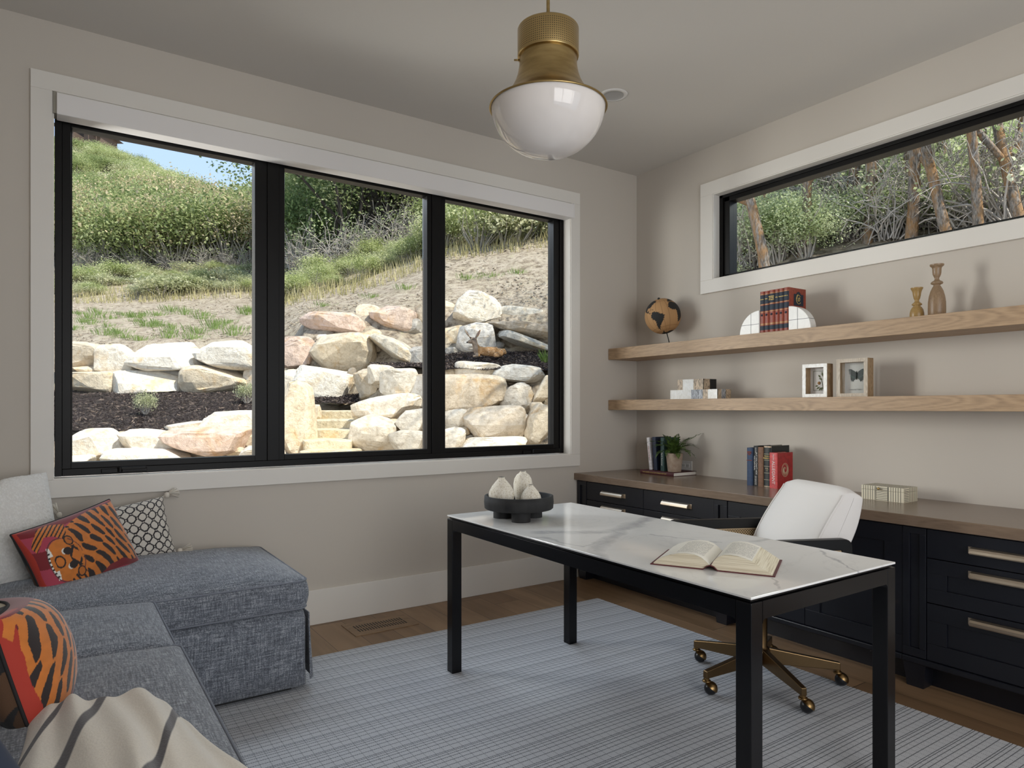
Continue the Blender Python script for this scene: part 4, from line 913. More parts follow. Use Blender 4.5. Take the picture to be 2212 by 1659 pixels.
# fern
pt = thing('potted_fern', 'green fern in a pale clay pot standing on the flat atlas', 'potted plant', (-.170, -.548, FB))
MT['clay'] = m = mat('pale_clay', rough=.9); t, b = nodes(m); setcol(m, ramp(t, noisetex(t, coords(t), 28, 5), [(.35, (.36, .26, .19)), (.6, (.46, .36, .275))]))
MB().lathe([(0, 0), (.044, 0), (.046, .003), (.056, .1), (.0595, .128), (.0595, .131), (.055, .131), (.052, .118), (0, .116)], 40).build('pot', 'clay', pt)
MT['frond'] = m = mat('fern_green', rough=.5); t, b = nodes(m); setcol(m, ramp(t, noisetex(t, coords(t), 22, 2), [(.35, (.028, .055, .010)), (.65, (.10, .17, .03))]))
rnd = random.Random(5)
def frond(az_, L_, el, droop, z0=.118):
    m_ = MB(); pts = []; p = Vector((.012 * math.cos(az_), .012 * math.sin(az_), z0)); e_ = el; n = 14
    for k in range(n + 1):
        pts.append(p.copy()); d = Vector((math.cos(az_) * math.cos(e_), math.sin(az_) * math.cos(e_), math.sin(e_))); p = p + d * L_ / n; e_ -= droop / n
    m_.tube(pts, [.0012 * (1 - .7 * k / n) for k in range(n + 1)], 5)
    for k in range(2, n + 1):
        s_ = k / n; ll = .034 * math.sin(math.pi * min(1, s_ * .92 + .12)) + .006
        d = (pts[k] - pts[k - 1]).normalized(); side = d.cross(Vector((0, 0, 1))).normalized(); up_ = side.cross(d)
        for sg in (-1, 1):
            ld = (side * sg * .86 + d * .5 + up_ * rnd.uniform(-.2, .25)).normalized(); nn_ = ld.cross(d).normalized(); wv_ = d * .0085
            q = pts[k]; m_.add([q - wv_ * .4, q + ld * ll * .45 + wv_, q + ld * ll, q + ld * ll * .45 - wv_ * .8], [(0, 1, 2, 3)])
    return m_
va_ = math.atan2(-RT.y, -RT.x)   # viewer's left
for az_, L_, el, dr in ((va_, .25, 1.25, 1.9), (va_ + .5, .2, 1.2, 1.8), (va_ - .5, .2, 1.2, 2.0), (va_ + math.pi, .25, 1.1, .9), (va_ + math.pi + .4, .2, 1.15, 1.7), (va_ + math.pi - .5, .19, 1.2, 1.9),
                        (va_ + 1.55, .20, 1.5, 1.2), (va_ + 1.3, .19, 1.42, 1.6), (va_ + 1.85, .17, 1.3, 2.1), (va_ - 1.3, .21, 1.4, 1.6), (va_ - 1.7, .2, 1.35, 1.7), (va_ + .9, .15, 1.1, 2.3), (va_ + 2.2, .16, 1.1, 2.3), (va_ + 1.57, .13, .9, 2.2), (va_ + .2, .16, .9, 2.2), (va_ + 2.8, .16, .9, 2.2), (va_ + .7, .2, 1.45, 1.2), (va_ + 2.4, .19, 1.4, 1.3)):
    frond(az_, L_, el, dr).build('frond', 'frond', pt)
# standing books behind the chair
y = -1.205
def std(label, w_, h_, d_, cl, x=-.240, rnd_=.3):
    global y
    o = book(label, (x, y - w_ / 2, CT), w_, h_, d_, cl, rnd=rnd_); y -= w_ + .003; return o
o = std('blue cloth book standing at the left of the row on the counter', .042, .232, .145, 'blue_cloth_book')
lettering('VALLEY\nOF THE\nSKY', o, .0085, frame_mx((-.0072, 0, .198), (0, -1, 0), (0, 0, 1)), RUST, 'title', .0016, 'CENTER'); lettering('JOHN STERLING', o, .0052, frame_mx((-.0072, 0, .155), (0, -1, 0), (0, 0, 1)), RUST, 'author', .0016, 'CENTER')
o = std('slim black paperback with white spine title, second in the row', .031, .245, .165, 'black_book', -.236, .1)
lettering("BUT YOU CAN'T HIDE", o, .0135, frame_mx((-.0022, -.005, .205), (0, 0, -1), (0, -1, 0)), WHT, 'title', .0002); lettering('YOU CAN RUN,', o, .0125, frame_mx((-.0022, .0085, .185), (0, 0, -1), (0, -1, 0)), WHT, 'title', .0002)
lettering('EDITOR', o, .009, frame_mx((-.0022, .0, .235), (0, 0, -1), (0, -1, 0)), WHT, 'author', .0002); lettering('THE CASE NOTES\nOF A DETECTIVE', o, .007, frame_mx((-.0022, .0, .062), (0, 0, -1), (0, -1, 0)), WHT, 'subtitle', .0002)
o = std('brown cloth book, third in the row on the counter', .041, .240, .155, 'brown_cloth')
MB().box(-.0001, .0001, -.001, .001, .07, .08)
o = std('worn black leather tome with gilt bands, fourth in the row', .052, .250, .175, 'black_leather', -.243, .3)
for zz in (.200, .163, .126, .086, .045): band(o, .052, zz, zz + .002, CREAM, .3, 'gilt_line')
lettering("Scott's\nAntiquary", o, .0125, frame_mx((-.0088, 0, .1825), (0, -1, 0), (0, 0, 1)), GOLD, 'title', .0012, 'CENTER'); lettering('VOL.\n1.2', o, .0115, frame_mx((-.0088, 0, .108), (0, -1, 0), (0, 0, 1)), CREAM, 'volume', .0012, 'CENTER')
for zz in (.002, .240): band(o, .052, zz, zz + .008, 'stone_tan', .3, 'worn_edge')
y -= -.002
o = std('bright red hardback with white title, right end of the row', .052, .212, .150, 'red_jacket', -.262, .08)
band(o, .052, .0005, .2115, 'red_spine', .08, 'spine')
lettering('ALLEGIANT', o, .0265, frame_mx((-.0032, .0, .163), (0, 0, -1), (0, -1, 0)), WHT, 'title', .0002, spacing=1.0); lettering('ROTH', o, .0125, frame_mx((-.0032, .0, .202), (0, 0, -1), (0, -1, 0)), WHT, 'author', .0002)
g_ = MB(); yy = -.0262
for rr, w2_, a1 in ((.040, .0012, 361), (.034, .0006, 361)): g_.tube([(.074 + rr * .82 * math.cos(R(a)), yy, .108 + rr * math.sin(R(a))) for a in range(0, a1, 12)], w2_, 5)
for k in range(4): g_.tube([(.074 + (.006 + .022 * q / 14) * math.cos(q * .35 + k * 1.1), yy, .108 + (.007 + .027 * q / 14) * math.sin(q * .35 + k * 1.1)) for q in range(15)], [.0003 + .0016 * math.sin(math.pi * q / 14) for q in range(15)], 5)
g_.build('cover_emblem', CREAM, o)
# striped bone box
bx0, bx1, by0, by1 = -.266, -.125, -1.936, -2.150
m = MT['bone'] = mat('bone', (.74, .68, .52), .4)
og = (-.195, -2.043, CT); o = thing('striped_box', 'cream and black striped box with brass knob on the counter', 'decorative box', og)
MB().box(bx0, bx1, by1, by0, CT, CT + .052).build('body', 'bone', o, og, bevel=.001); MB().box(bx0, bx1, by1, by0, CT + .0528, CT + .0735).build('lid', 'bone', o, og, bevel=.001)
for nm, z0, z1 in (('body_stripes', CT + .001, CT + .052), ('lid_stripes', CT + .053, CT + .073)):
    m_ = MB(); L_ = by0 - by1; th = .0022
    for k in range(6): 
        for f0 in (.045, .645): yv = by0 - L_ * (f0 + .31 * k / 5.5); m_.box(bx0 - .0004, bx0, yv - th, yv, z0, z1)
    for k in range(9):
        zz = CT + .004 + .0086 * k
        if z0 - .001 <= zz <= z1 - .002: m_.box(bx0 - .0004, bx0, by0 - L_ * .625, by0 - L_ * .355, zz, zz + .0022); m_.box(bx0 + .006, bx0 + .052, by1 - .0004, by1, zz, zz + .0022)
    for k in range(8): xv = bx0 + .058 + .0105 * k; m_.box(xv, xv + th, by1 - .0004, by1, z0, z1)
    for yv in (by0 - L_ * .35, by0 - L_ * .63): m_.box(bx0 - .0004, bx0, yv - .002, yv, z0, z1)
    if 'lid' in nm:
        for k in range(20): yv = by0 - L_ * (.02 + .96 * k / 19.5); m_.box(bx0 + .004, bx1 - .004, yv - .002, yv, CT + .0735, CT + .0738)
    m_.build(nm, 'dark', o, og)
MB().lathe([(0, .016), (.006, .015), (.0075, .010), (.004, .006), (.003, 0)], 16, M=Matrix.Translation((bx0, -2.03, CT + .062)) @ Matrix.Rotation(R(-90), 4, 'Y')).build('knob', 'brass', o, og)
# ================================================================== SOFA
og = (-3.8, -1.8, 0)
sf = thing('sectional_sofa', 'blue-grey slub-weave sectional sofa with chaise under the big window', 'sofa', og)
def soft(name, x0, x1, y0, y1, z0, z1, crown, seed, r=.05, pipes=True, bulge=.010):
    m_, ol = cushion_mb(x0, x1, y0, y1, z0, z1, crown, r, 7, bulge, er=.014, wob=.012, rings=10, seed=seed)
    o = m_.build(name, 'sofa', sf, og)
    if pipes:
        for zz in (z1 - .004, z0 + .006): MB().tube([(x, y, zz) for x, y in ol], .0038, 6, closed=True).build('piping', 'piping', o, og)
    return o
soft('chaise_cushion', -4.2, -2.868, -.905, -.03, .365, .493, .050, 1, .045)
soft('seat_cushion', -4.2, -3.472, -1.507, -.912, .36, .497, .035, 2, .03)
soft('seat_cushion', -4.2, -3.462, -2.42, -1.513, .36, .503, .045, 3, .03)
soft('seat_cushion', -4.2, -3.462, -3.33, -2.427, .36, .500, .045, 4, .03)
def skirt(name, x0, x1, y0, y1, z0, z1):
    m_ = MB(); ol = rrect(x1 - x0, y1 - y0, .02, 4, ((x0 + x1) / 2, (y0 + y1) / 2)); L = len(ol)
    lv = [(z0, .0, 0), (z0 + .1, .003, 0), (z1 - .04, .002, 0), (z1 - .01, .008, 0), (z1, .03, 0)]
    cx, cy = (x0 + x1) / 2, (y0 + y1) / 2; vs_ = []
    for z, i, _ in lv: vs_ += [(cx + (x - cx) * (1 - i * 2 / (x1 - x0)), cy + (y - cy) * (1 - i * 2 / (y1 - y0)), z) for x, y in ol]
    fs = [(i * L + k, i * L + (k + 1) % L, (i + 1) * L + (k + 1) % L, (i + 1) * L + k) for i in range(len(lv) - 1) for k in range(L)]
    fs += [tuple(range(L))[::-1], tuple(range((len(lv) - 1) * L, len(lv) * L))]; m_.add(vs_, fs, 0, True); return m_.build(name, 'sofa', sf, og)
skirt('chaise_base', -4.2, -2.872, -.897, -.035, .032, .362)
skirt('seat_base', -4.2, -3.49, -3.33, -.93, .032, .358)
# hanging corner flap of the skirt
m_ = MB(); vs_ = []
for k in range(9):
    z = .345 - .29 * k / 8; o_ = .004 + .020 * (k / 8) ** 1.2
    for y, dx in ((-.900, .3), (-.885, 1), (-.62, 1), (-.60, .2)): vs_.append((-2.872 + o_ * dx + .003, y + .0, z))
m_.add(vs_, [(k * 4 + j, k * 4 + j + 1, (k + 1) * 4 + j + 1, (k + 1) * 4 + j) for k in range(8) for j in range(3)], 0, True)
fl = m_.build('skirt_flap', 'sofa', sf, og); so = fl.modifiers.new('thick', 'SOLIDIFY'); so.thickness = .005
MB().box(-4.15, -2.93, -.86, -.06, .0095, .033).box(-4.15, -3.52, -3.3, -.861, .0095, .033).build('plinth', 'dark', sf, og)
m_, _ = cushion_mb(-4.53, -4.20, -3.33, -.03, .0095, .80, .02, .05, bulge=.004, rings=4); m_.build('backrest', 'sofa', sf, og)
m_, _ = cushion_mb(-4.53, -3.47, -3.52, -3.335, .0095, .62, .02, .05, bulge=.004, rings=4); m_.build('armrest', 'sofa', sf, og)

# ================================================================== CUSHIONS
def pillow_grid(w_, h_, t_, nx, ny, side, pinch=.06, seed=0, fold=.0, chop=0):
    a = np.sin(np.linspace(-1, 1, nx) * math.pi / 2)[None, :].repeat(ny, 0); b_ = np.sin(np.linspace(-1, 1, ny) * math.pi / 2)[:, None].repeat(nx, 1)
    x = a * w_ / 2 * (1 - pinch * (1 - b_ ** 2)); z = b_ * h_ / 2 * (1 - pinch * (1 - a ** 2))
    f = (np.clip(1 - a ** 2, 0, 1) * np.clip(1 - b_ ** 2, 0, 1)) ** .38
    wr = np.sin(a * 7 + seed + 2 * b_) * np.sin(b_ * 5 + seed * 1.7 + a) * .5 + .5 * np.sin(11 * a * b_ + seed)
    y = -side * (f * t_ / 2 + wr * fold * (np.abs(a * b_) ** .5) * f)
    if chop: z = z - chop * np.exp(-(a / .22) ** 2) * np.clip((b_ + 1) / 2, 0, 1) ** 3; 
    return a, b_, np.stack([x, y, z], -1)
def pillow(name, label, c, yaw, lean, roll, w_, h_, t_, front, back, paintf=None, paintb=None, nx=60, ny=50, pinch=.06, seed=0, fold=.006, pipe=None, tassel=None, chop=0, extra=None, bend=0):
    o = thing(name, label, 'cushion', c)
    M_ = Matrix.Rotation(yaw, 3, 'Z') @ Matrix.Rotation(-lean, 3, 'X') @ Matrix.Rotation(roll, 3, 'Y')
    o.rotation_euler = M_.to_euler()
    a, b_, P = pillow_grid(w_, h_, t_, nx, ny, 1, pinch, seed, fold, chop)
    if extra: P = extra(a, b_, P)
    P[..., 1] += bend * a ** 2
    pc = lambda v: (.5 * v + .5 * np.arcsin(np.clip(v, -1, 1)) * 2 / math.pi + 1) / 2
    f_ = linkmesh('front_cover', gridmesh('front_cover', P, paintf(pc(a), pc(b_)) if paintf else None, (front,)), o)
    a2, b2, P2 = pillow_grid(w_, h_, t_, max(30, nx // 2) if not paintb else nx, max(24, ny // 2) if not paintb else ny, -1, pinch, seed + 2, fold, chop)
    P2[..., 1] += bend * a2 ** 2
    linkmesh('back_cover', gridmesh('back_cover', P2, paintb(pc(a2), pc(b2)) if paintb else None, (back,), flip=True), o)
    if pipe:
        ed = [P[0, i] for i in range(0, nx, 2)] + [P[j, -1] for j in range(0, ny, 2)] + [P[-1, i] for i in range(nx - 1, -1, -2)] + [P[j, 0] for j in range(ny - 1, -1, -2)]
        MB().tube([tuple(p) for p in ed], .0042, 7, closed=True).build('piping', pipe, o)
    if tassel:
        for sx_, sz_, dx, dz in tassel:
            rnd = random.Random(int(sx_ * 7 + sz_ * 3 + 50)); m_ = MB(); q = Vector((sx_ * w_ / 2, 0, sz_ * h_ / 2)); d = Vector((dx, -.05, dz)).normalized()
            k0 = q + d * .018; m_.lathe([(0, -.016), (.009, -.012), (.013, 0), (.010, .011), (0, .014)], 12, tuple(k0))
            m_.tube([q, k0], .003, 5)
            for i in range(46):
                e_ = (d + Vector([rnd.uniform(-.42, .42) for _ in range(3)])).normalized(); e2 = (e_ + Vector((0, 0, -.28))).normalized()
                p1 = k0 + e_ * .028; m_.tube([k0 + e_ * .006, p1, p1 + e2 * .030], .0019, 4)
            m_.build('tassel', 'tassel', o)
    return o
MT['tassel'] = mat('cream_tassel', (.70, .645, .56), .9); MT['blackpipe'] = mat('black_cord', (.012, .011, .012), .8)
MT['paint_velvet'] = paint_mat('tiger_velvet', .75, .35, .1, 500); MT['paint_weave'] = paint_mat('woven_pattern', .9, .1, .3, 600)
def hsh(i, j, k=0): v = np.sin(i * 127.1 + j * 311.7 + k * 74.7) * 43758.5453; return v - np.floor(v)
def vnoise(x, y, k=0):
    i, j = np.floor(x), np.floor(y); fx_, fy_ = x - i, y - j; fx_ = fx_ * fx_ * (3 - 2 * fx_); fy_ = fy_ * fy_ * (3 - 2 * fy_)
    return (hsh(i, j, k) * (1 - fx_) + hsh(i + 1, j, k) * fx_) * (1 - fy_) + (hsh(i, j + 1, k) * (1 - fx_) + hsh(i + 1, j + 1, k) * fx_) * fy_
CR, PK, OR_, BK_, RD = np.array([.20, .008, .014]), np.array([.42, .045, .085]), np.array([.62, .185, .025]), np.array([.018, .010, .010]), np.array([.42, .030, .014])
def tiger(a, b_):
    """generic tiger-skin motif: u to the right, v up"""
    x, y = a, b_; wob = (vnoise(x * 14, y * 10, 3) - .5)
    bandv = y + .10 * np.sin(x * 5 + 1) + .25 * x
    k = np.floor(bandv * 5.2) % 2
    c = np.where((k > 0)[..., None], CR, PK) * 1.
    edge_ = (np.minimum(np.minimum(x, 1 - x), np.minimum(y, 1 - y)) < .045 + .03 * vnoise(x * 5, y * 5)) & ((x < .2) | (x > .8))
    c = np.where(edge_[..., None], RD, c)
    body = [(.30, .62), (.36, .80), (.45, .86), (.55, .90), (.68, .93), (.80, .94), (.90, .92), (.93, .80), (.955, .66), (.965, .5), (.96, .36), (.95, .22), (.90, .14), (.80, .16), (.72, .22), (.60, .20), (.50, .14), (.42, .10), (.36, .2), (.31, .36)]
    xx, yy = x + wob * .012, y + (vnoise(x * 12, y * 12, 5) - .5) * .02
    T_ = inpoly(xx, yy, body) | (((x - .27) / .125) ** 2 + ((y - .47) / .235) ** 2 < 1)
    up_ = inpoly(xx, yy, [(.34, .66), (.40, .86), (.30, .93), (.20, .90), (.13, .80), (.075, .70), (.10, .64), (.15, .70), (.20, .78), (.26, .76)])
    dn = inpoly(xx, yy, [(.36, .34), (.44, .10), (.34, .02), (.26, .03), (.18, .09), (.09, .13), (.085, .19), (.15, .20), (.22, .21), (.30, .27)])
    T_ |= up_ | dn
    leg2 = inpoly(xx, yy, [(.84, .90), (.95, .93), (.985, .80), (.965, .74), (.93, .84)])
    c = np.where((T_ | leg2)[..., None], OR_ * (1 + .18 * (vnoise(x * 40, y * 30, 8) - .5))[..., None], c)
    # stripes curve across the back, broken into tapering strokes
    s_ = x * 12.5 + 1.6 * np.sin((y - .5) * 3.3) + 1.1 * vnoise(x * 5, y * 4, 2)
    row = y * 4.2 + vnoise(x * 6, y * 3, 4) * 1.3 + (np.floor(s_) % 2) * .5
    tap = np.abs(np.sin(math.pi * row)) ** .5
    st_ = (np.abs(s_ - np.floor(s_) - .5) < .30 * tap * (.75 + .4 * vnoise(x * 30, y * 26, 6))) & (tap > .35)
    st_ &= (x > .39) & T_ 
    s2 = (x * 1.0 - y * .9) * 24; st2 = (np.abs(s2 - np.floor(s2) - .5) < .2) & up_ & (x < .39)
    s3 = (x * 1.0 + y * .35) * 24; st3 = (np.abs(s3 - np.floor(s3) - .5) < .2) & dn & (x < .42)
    c = np.where((st_ | st2 | st3)[..., None], BK_, c)
    # face
    hx, hy = (x - .27), (y - .47)
    for sg in (-1, 1):
        ex, ey = hx - .012, hy - sg * .085
        c = np.where((((ex) / .026) ** 2 + (ey / .034) ** 2 < 1)[..., None], np.array([.78, .76, .70]), c)
        c = np.where((((ex - .018) / .032) ** 2 + ((ey + .006 * sg) / .042) ** 2 < 1)[..., None], BK_, c)
        rr = np.sqrt(((hx - .075) / .03) ** 2 + ((hy - sg * .185) / .055) ** 2)
        c = np.where(((rr > .8) & (rr < 1.1))[..., None], BK_, c); c = np.where((rr < .8)[..., None], OR_ * .8, c)
        c = np.where(((np.abs(hx + .095) < .014 - .08 * np.abs(hy - sg * .13)) & (np.abs(hy - sg * .13) < .05))[..., None], np.array([.85, .83, .78]), c)
        sw = np.sin((hx * 60) + sg * hy * 30); c = np.where(((sw > .8) & (hx > .03) & (hx < .105) & (np.abs(hy) < .12))[..., None], BK_, c)
    rr = np.sqrt(((hx + .055) / .035) ** 2 + (hy / .06) ** 2); c = np.where(((rr > .85) & (rr < 1.15) & (hx > -.09))[..., None], BK_, c)
    rr = np.sqrt((hx / .13) ** 2 + (hy / .24) ** 2)
    c = np.where(((rr > .90) & (rr < 1.02) & (hx < -.07) & (np.abs(hy) < .15))[..., None], np.where((np.sin(hy * 150) > -.3)[..., None], np.array([.82, .80, .75]), BK_), c)
    c = np.where(((rr > 1.0) & (rr < 1.05) & (x < .4) & ~(up_ | dn))[..., None], BK_ * 3 + CR * .3, c)
    return c
BR_, CM, BL = np.array([.085, .042, .020]), np.array([.50, .44, .32]), np.array([.010, .010, .011])
def tigerback(a, b_):
    x, y = a * 8, b_ * 5.5; x = x + .6 * y
    i0, j0 = np.floor(x), np.floor(y); best = np.full(a.shape, 9.); who = np.zeros(a.shape)
    for di in (-1, 0, 1):
        for dj in (-1, 0, 1):
            i, j = i0 + di, j0 + dj; d = np.abs(i + hsh(i, j) - x) + np.abs(j + hsh(i, j, 3) - y) * .9
            n_ = d < best; best = np.where(n_, d, best); who = np.where(n_, hsh(i, j, 9), who)
    c = np.where((who < .34)[..., None], BL, np.where((who < .70)[..., None], BR_, np.where((who < .86)[..., None], CM, BR_ * .6)))
    c = np.where(((np.abs(best - .10) < .14) & (who > .5) & (who < .62))[..., None], BL, c)
    return c
def lattice(a, b_):
    x, y = a * 10.5 + .2, b_ * 6.5 + .1; x = x + .04 * np.sin(y * 2); cx_, cy_ = x - np.floor(x) - .5, y - np.floor(y) - .5
    o8 = np.maximum(np.maximum(np.abs(cx_), np.abs(cy_)), (np.abs(cx_) + np.abs(cy_)) * .74)
    ring_ = (o8 > .32) & (o8 < .45)
    con = ((np.abs(np.abs(cx_) - .10) < .035) & (np.abs(cy_) > .37)) | ((np.abs(np.abs(cy_) - .10) < .035) & (np.abs(cx_) > .37))
    c = np.where((ring_ | con)[..., None], np.array([.022, .019, .024]), np.array([.66, .62, .56]))
    return c * (1 + .12 * (vnoise(a * 200, b_ * 120) - .5))[..., None]
# white bouclé cushion
m = MT['boucle'] = mat('white_boucle', rough=1., spec=.05, sheen=.3); t, b = nodes(m); c = coords(t)
vn = N(t, 'ShaderNodeTexVoronoi'); vn.inputs['Scale'].default_value = 110; t.links.new(c, vn.inputs['Vector']); n1 = noisetex(t, c, 60, 3)
hh = math_(t, 'MULTIPLY_ADD', vn.outputs['Distance'], -.8, n1); setcol(m, ramp(t, hh, [(-.0, (.80, .785, .75)), (.5, (.90, .89, .86))])); bump(m, hh, .5, .006)
def lumpy(a, b_, P):
    P = P.copy()
    n_ = vnoise(a * 34, b_ * 34, 2) + .6 * vnoise(a * 70, b_ * 70, 5); P[..., 1] -= .005 * n_ * (1 - np.abs(a) ** 8); P[..., 2] += .003 * (n_ - .8) * (np.abs(b_) > .95); return P
pillow('boucle_cushion', 'large white boucle cushion in the corner behind the tiger cushion', (-4.01, -.352, .712), R(32), R(15), R(0), .52, .50, .20, 'boucle', 'boucle', nx=120, ny=120, pinch=.045, seed=4, extra=lumpy, chop=.035)
pillow('lattice_cushion', 'small black and cream lattice cushion with tassels leaning on the wall', (-3.53, -.145, .635), R(3), R(16), R(-9), .43, .285, .13, 'paint_weave', 'paint_weave', lattice, None, 260, 170, .04, 2, .003,
       tassel=((1, 1, .9, .15), (1, -1, 1, .05), (-1, 1, -.2, .5)))
pillow('tiger_cushion', 'red and pink cushion with a woven orange tiger and black piping on the chaise', (-3.700, -.435, .636), R(40), R(22), R(-9.5), .49, .325, .15, 'paint_velvet', 'paint_weave', tiger, tigerback, 300, 200, .05, 1, .006, pipe='blackpipe')
pillow('tiger_cushion', 'second red tiger cushion seen edge-on with its brown patterned back, left edge', (-3.855, -1.80, .632), R(106), R(14), R(8), .46, .295, .21, 'paint_velvet', 'paint_weave', lambda a, b_: tiger(1 - a, b_), tigerback, 260, 180, .05, 3, .006, pipe='blackpipe', bend=.07)
MT['navy_velvet'] = mat('navy_velvet', (.018, .030, .065), .75, sheen=.05)
pillow('navy_cushion', 'dark navy cushion cut off by the bottom left corner of the picture', (-3.97, -2.52, .615), R(60), R(35), R(0), .42, .36, .14, 'navy_velvet', 'navy_velvet', nx=40, ny=36)
# throw blanket, bunched on the seat
m = MT['throw'] = mat('cream_throw', rough=1., spec=.05, sheen=.3); t, b = nodes(m)
a_ = N(t, 'ShaderNodeAttribute', attribute_name='Col'); fz = noisetex(t, coords(t), 240, 3)
t.links.new(mix(t, .3, a_.outputs['Color'], ramp(t, fz, [(.3, (.7, .68, .66)), (.7, (1, 1, 1))]), 'MULTIPLY'), b.inputs['Base Color']); bump(m, fz, .35, .004)
nu, nv = 380, 260
U = np.linspace(0, 1, nu)[None, :].repeat(nv, 0); V = np.linspace(0, 1, nv)[:, None].repeat(nu, 1)
# ridge runs left->right at the far side; folds fall toward the camera
x = -3.852 + .385 * U + .02 * np.sin(V * 5)
yr = -1.995 - .05 * U - .26 * np.clip(U - .35, 0, 1) ** 1.6
ph = V * 1.0
xs = -3.852 + (.30 + .16 * V) * U + .010 * np.sin(V * 6 + U * 9) - .012 * V
fold_ = np.sin(U * 21 + 1.2 * np.sin(V * 3 + U * 4)) * .5 + .3 * np.sin(U * 37 + 2 + V * 2) + .25 * np.sin(U * 11 + V * 4)
env = np.clip(np.sin(np.pi * np.clip(U * .98 + .01, 0, 1)), 0, 1) ** .45
hump = .092 * env * (1 - .55 * np.clip(U - .5, 0, 1))
tq = np.clip(V / .20, 0, 1)
zz = .512 + hump * np.sin(tq * math.pi / 2) ** .8 + .018 * fold_ * np.clip(V * 5, 0, 1) * env - .05 * np.clip(V - .55, 0, 1)
yy = yr - .050 * (1 - np.cos(tq * math.pi / 2)) - .66 * np.clip(V - .20, 0, 1) + .012 * fold_ * (1 - tq)
yy = yy + .030 * np.sin(U * 9 + .5) * (1 - V)
P = np.stack([xs, yy, zz], -1)
st_ = np.zeros(U.shape)
for c0 in (.36, .60, 1.0, 1.4): st_ = np.maximum(st_, np.clip((.027 - np.abs((U + V * .62) - c0)) / .006, 0, 1))
cg = st_[..., None] * np.array([.075, .068, .072]) + (1 - st_[..., None]) * np.array([.74, .685, .60])
ob_ = bpy.data.objects.new('throw_blanket', gridmesh('throw_blanket', P - np.array([-3.66, -2.3, .5]), cg, ('throw',), flip=True)); COL.objects.link(ob_); ob_.location = (-3.66, -2.3, .5)
so = ob_.modifiers.new('thick', 'SOLIDIFY'); so.thickness = .009; so.offset = -1
tag(ob_, 'cream throw blanket with dark grey stripes, bunched on the sofa seat', 'blanket')
# ================================================================== GARDEN AND HILLSIDE (seen through the windows)
def zv(v, D): return 1.245 + D * (HOR - v) / FPX
Lc = [(3, -.15), (8.5, -.1), (8.78, .45), (8.95, .78), (12.15, 1.40), (12.3, 1.5), (12.75, 2.43), (16, 3.35), (20, 4.4), (25, 6.0), (30, 7.9), (50, zv(455, 50)), (80, zv(395, 80))]
COLS = [(-1400, Lc + [(120, zv(250, 120)), (200, zv(230, 200)), (330, 90)]), (-200, Lc + [(120, zv(285, 120)), (200, zv(262, 200)), (330, 110)]),
        (140, Lc + [(120, zv(345, 120)), (200, zv(308, 200)), (330, 90)]), (260, Lc + [(120, zv(368, 120)), (200, zv(335, 200)), (330, 70)]),
        (590, [(3, -.15), (8.5, -.1), (8.78, .45), (8.95, .78), (12.15, 1.40), (12.3, 1.5), (12.75, 2.5), (16, 3.5), (20, 4.6), (25, 6.2), (30, 8.0), (50, zv(478, 50)), (80, zv(450, 80)), (120, zv(445, 120)), (200, zv(445, 200)), (330, 60)]),
        (660, [(3, -.15), (8.35, 0), (8.6, .55), (9.2, .6), (9.8, .85), (10.3, 1.12), (11.3, 1.42), (11.7, 2.2), (12.5, 2.85), (16, 3.75), (20, 4.9), (25, 6.5), (30, 8.4), (50, zv(430, 50)), (80, zv(415, 80)), (120, zv(410, 120)), (200, zv(415, 200)), (330, 60)]),
        (760, [(3, -.15), (8.35, 0), (8.6, .55), (9.2, .6), (9.8, .85), (10.3, 1.12), (11.3, 1.42), (11.7, 2.2), (12.5, 2.95), (16, 3.9), (20, 5.2), (25, 7.0), (30, 9.0), (50, zv(420, 50)), (80, zv(400, 80)), (120, zv(400, 120)), (200, zv(410, 200)), (330, 60)]),
        (850, [(3, -.15), (8.6, 0), (9.2, .3), (9.6, .9), (10.1, 1.4), (10.4, 1.80), (11.2, 1.93), (11.7, 2.3), (12.5, 3.0), (16, 4.2), (20, 5.6), (25, 7.6), (30, 9.8), (50, 18), (80, 32), (120, 46), (200, 70), (330, 80)]),
        (960, [(3, -.15), (8.6, 0), (9.2, .1), (9.7, .75), (10.15, 1.2), (10.4, 1.76), (12.1, 2.2), (12.45, 2.45), (12.95, 3.15), (16, 4.7), (20, 6.3), (25, 8.4), (30, 10.8), (50, 20), (80, 36), (120, 50), (200, 80), (330, 80)]),
        (1185, [(3, -.15), (8.6, 0), (9.2, .1), (9.7, .75), (10.15, 1.2), (10.4, 1.76), (12.1, 2.2), (12.45, 2.55), (12.95, 3.3), (16, 5.0), (20, 6.9), (25, 9.4), (30, 12.2), (50, 23), (80, 40), (120, 56), (200, 80), (330, 80)]),
        (1400, [(3, -.15), (5.6, -.1), (7, .9), (9, 1.9), (11, 2.9), (13, 3.9), (16, 5.4), (20, 7.6), (25, 10.5), (30, 13.5), (50, 26), (80, 44), (120, 60), (200, 80), (330, 80)]),
        (1700, [(3, -.15), (5.2, .3), (6, 1.6), (8, 2.7), (10, 3.8), (13, 5.1), (16, 6.8), (20, 9.2), (25, 12.4), (30, 15.8), (50, 30), (80, 48), (120, 62), (200, 80), (330, 80)]),
        (2250, [(2, -.15), (4.0, .5), (5, 1.9), (7, 2.9), (10, 4.4), (13, 6.2), (16, 8.1), (20, 11), (25, 14.6), (30, 18.4), (50, 34), (80, 52), (120, 66), (200, 80), (330, 80)]),
        (4200, [(1.5, .2), (3, 1.9), (5, 3.2), (7, 4.5), (10, 6.4), (13, 8.4), (16, 10.4), (20, 13), (25, 17), (30, 21), (50, 36), (80, 54), (120, 66), (200, 80), (330, 80)])]
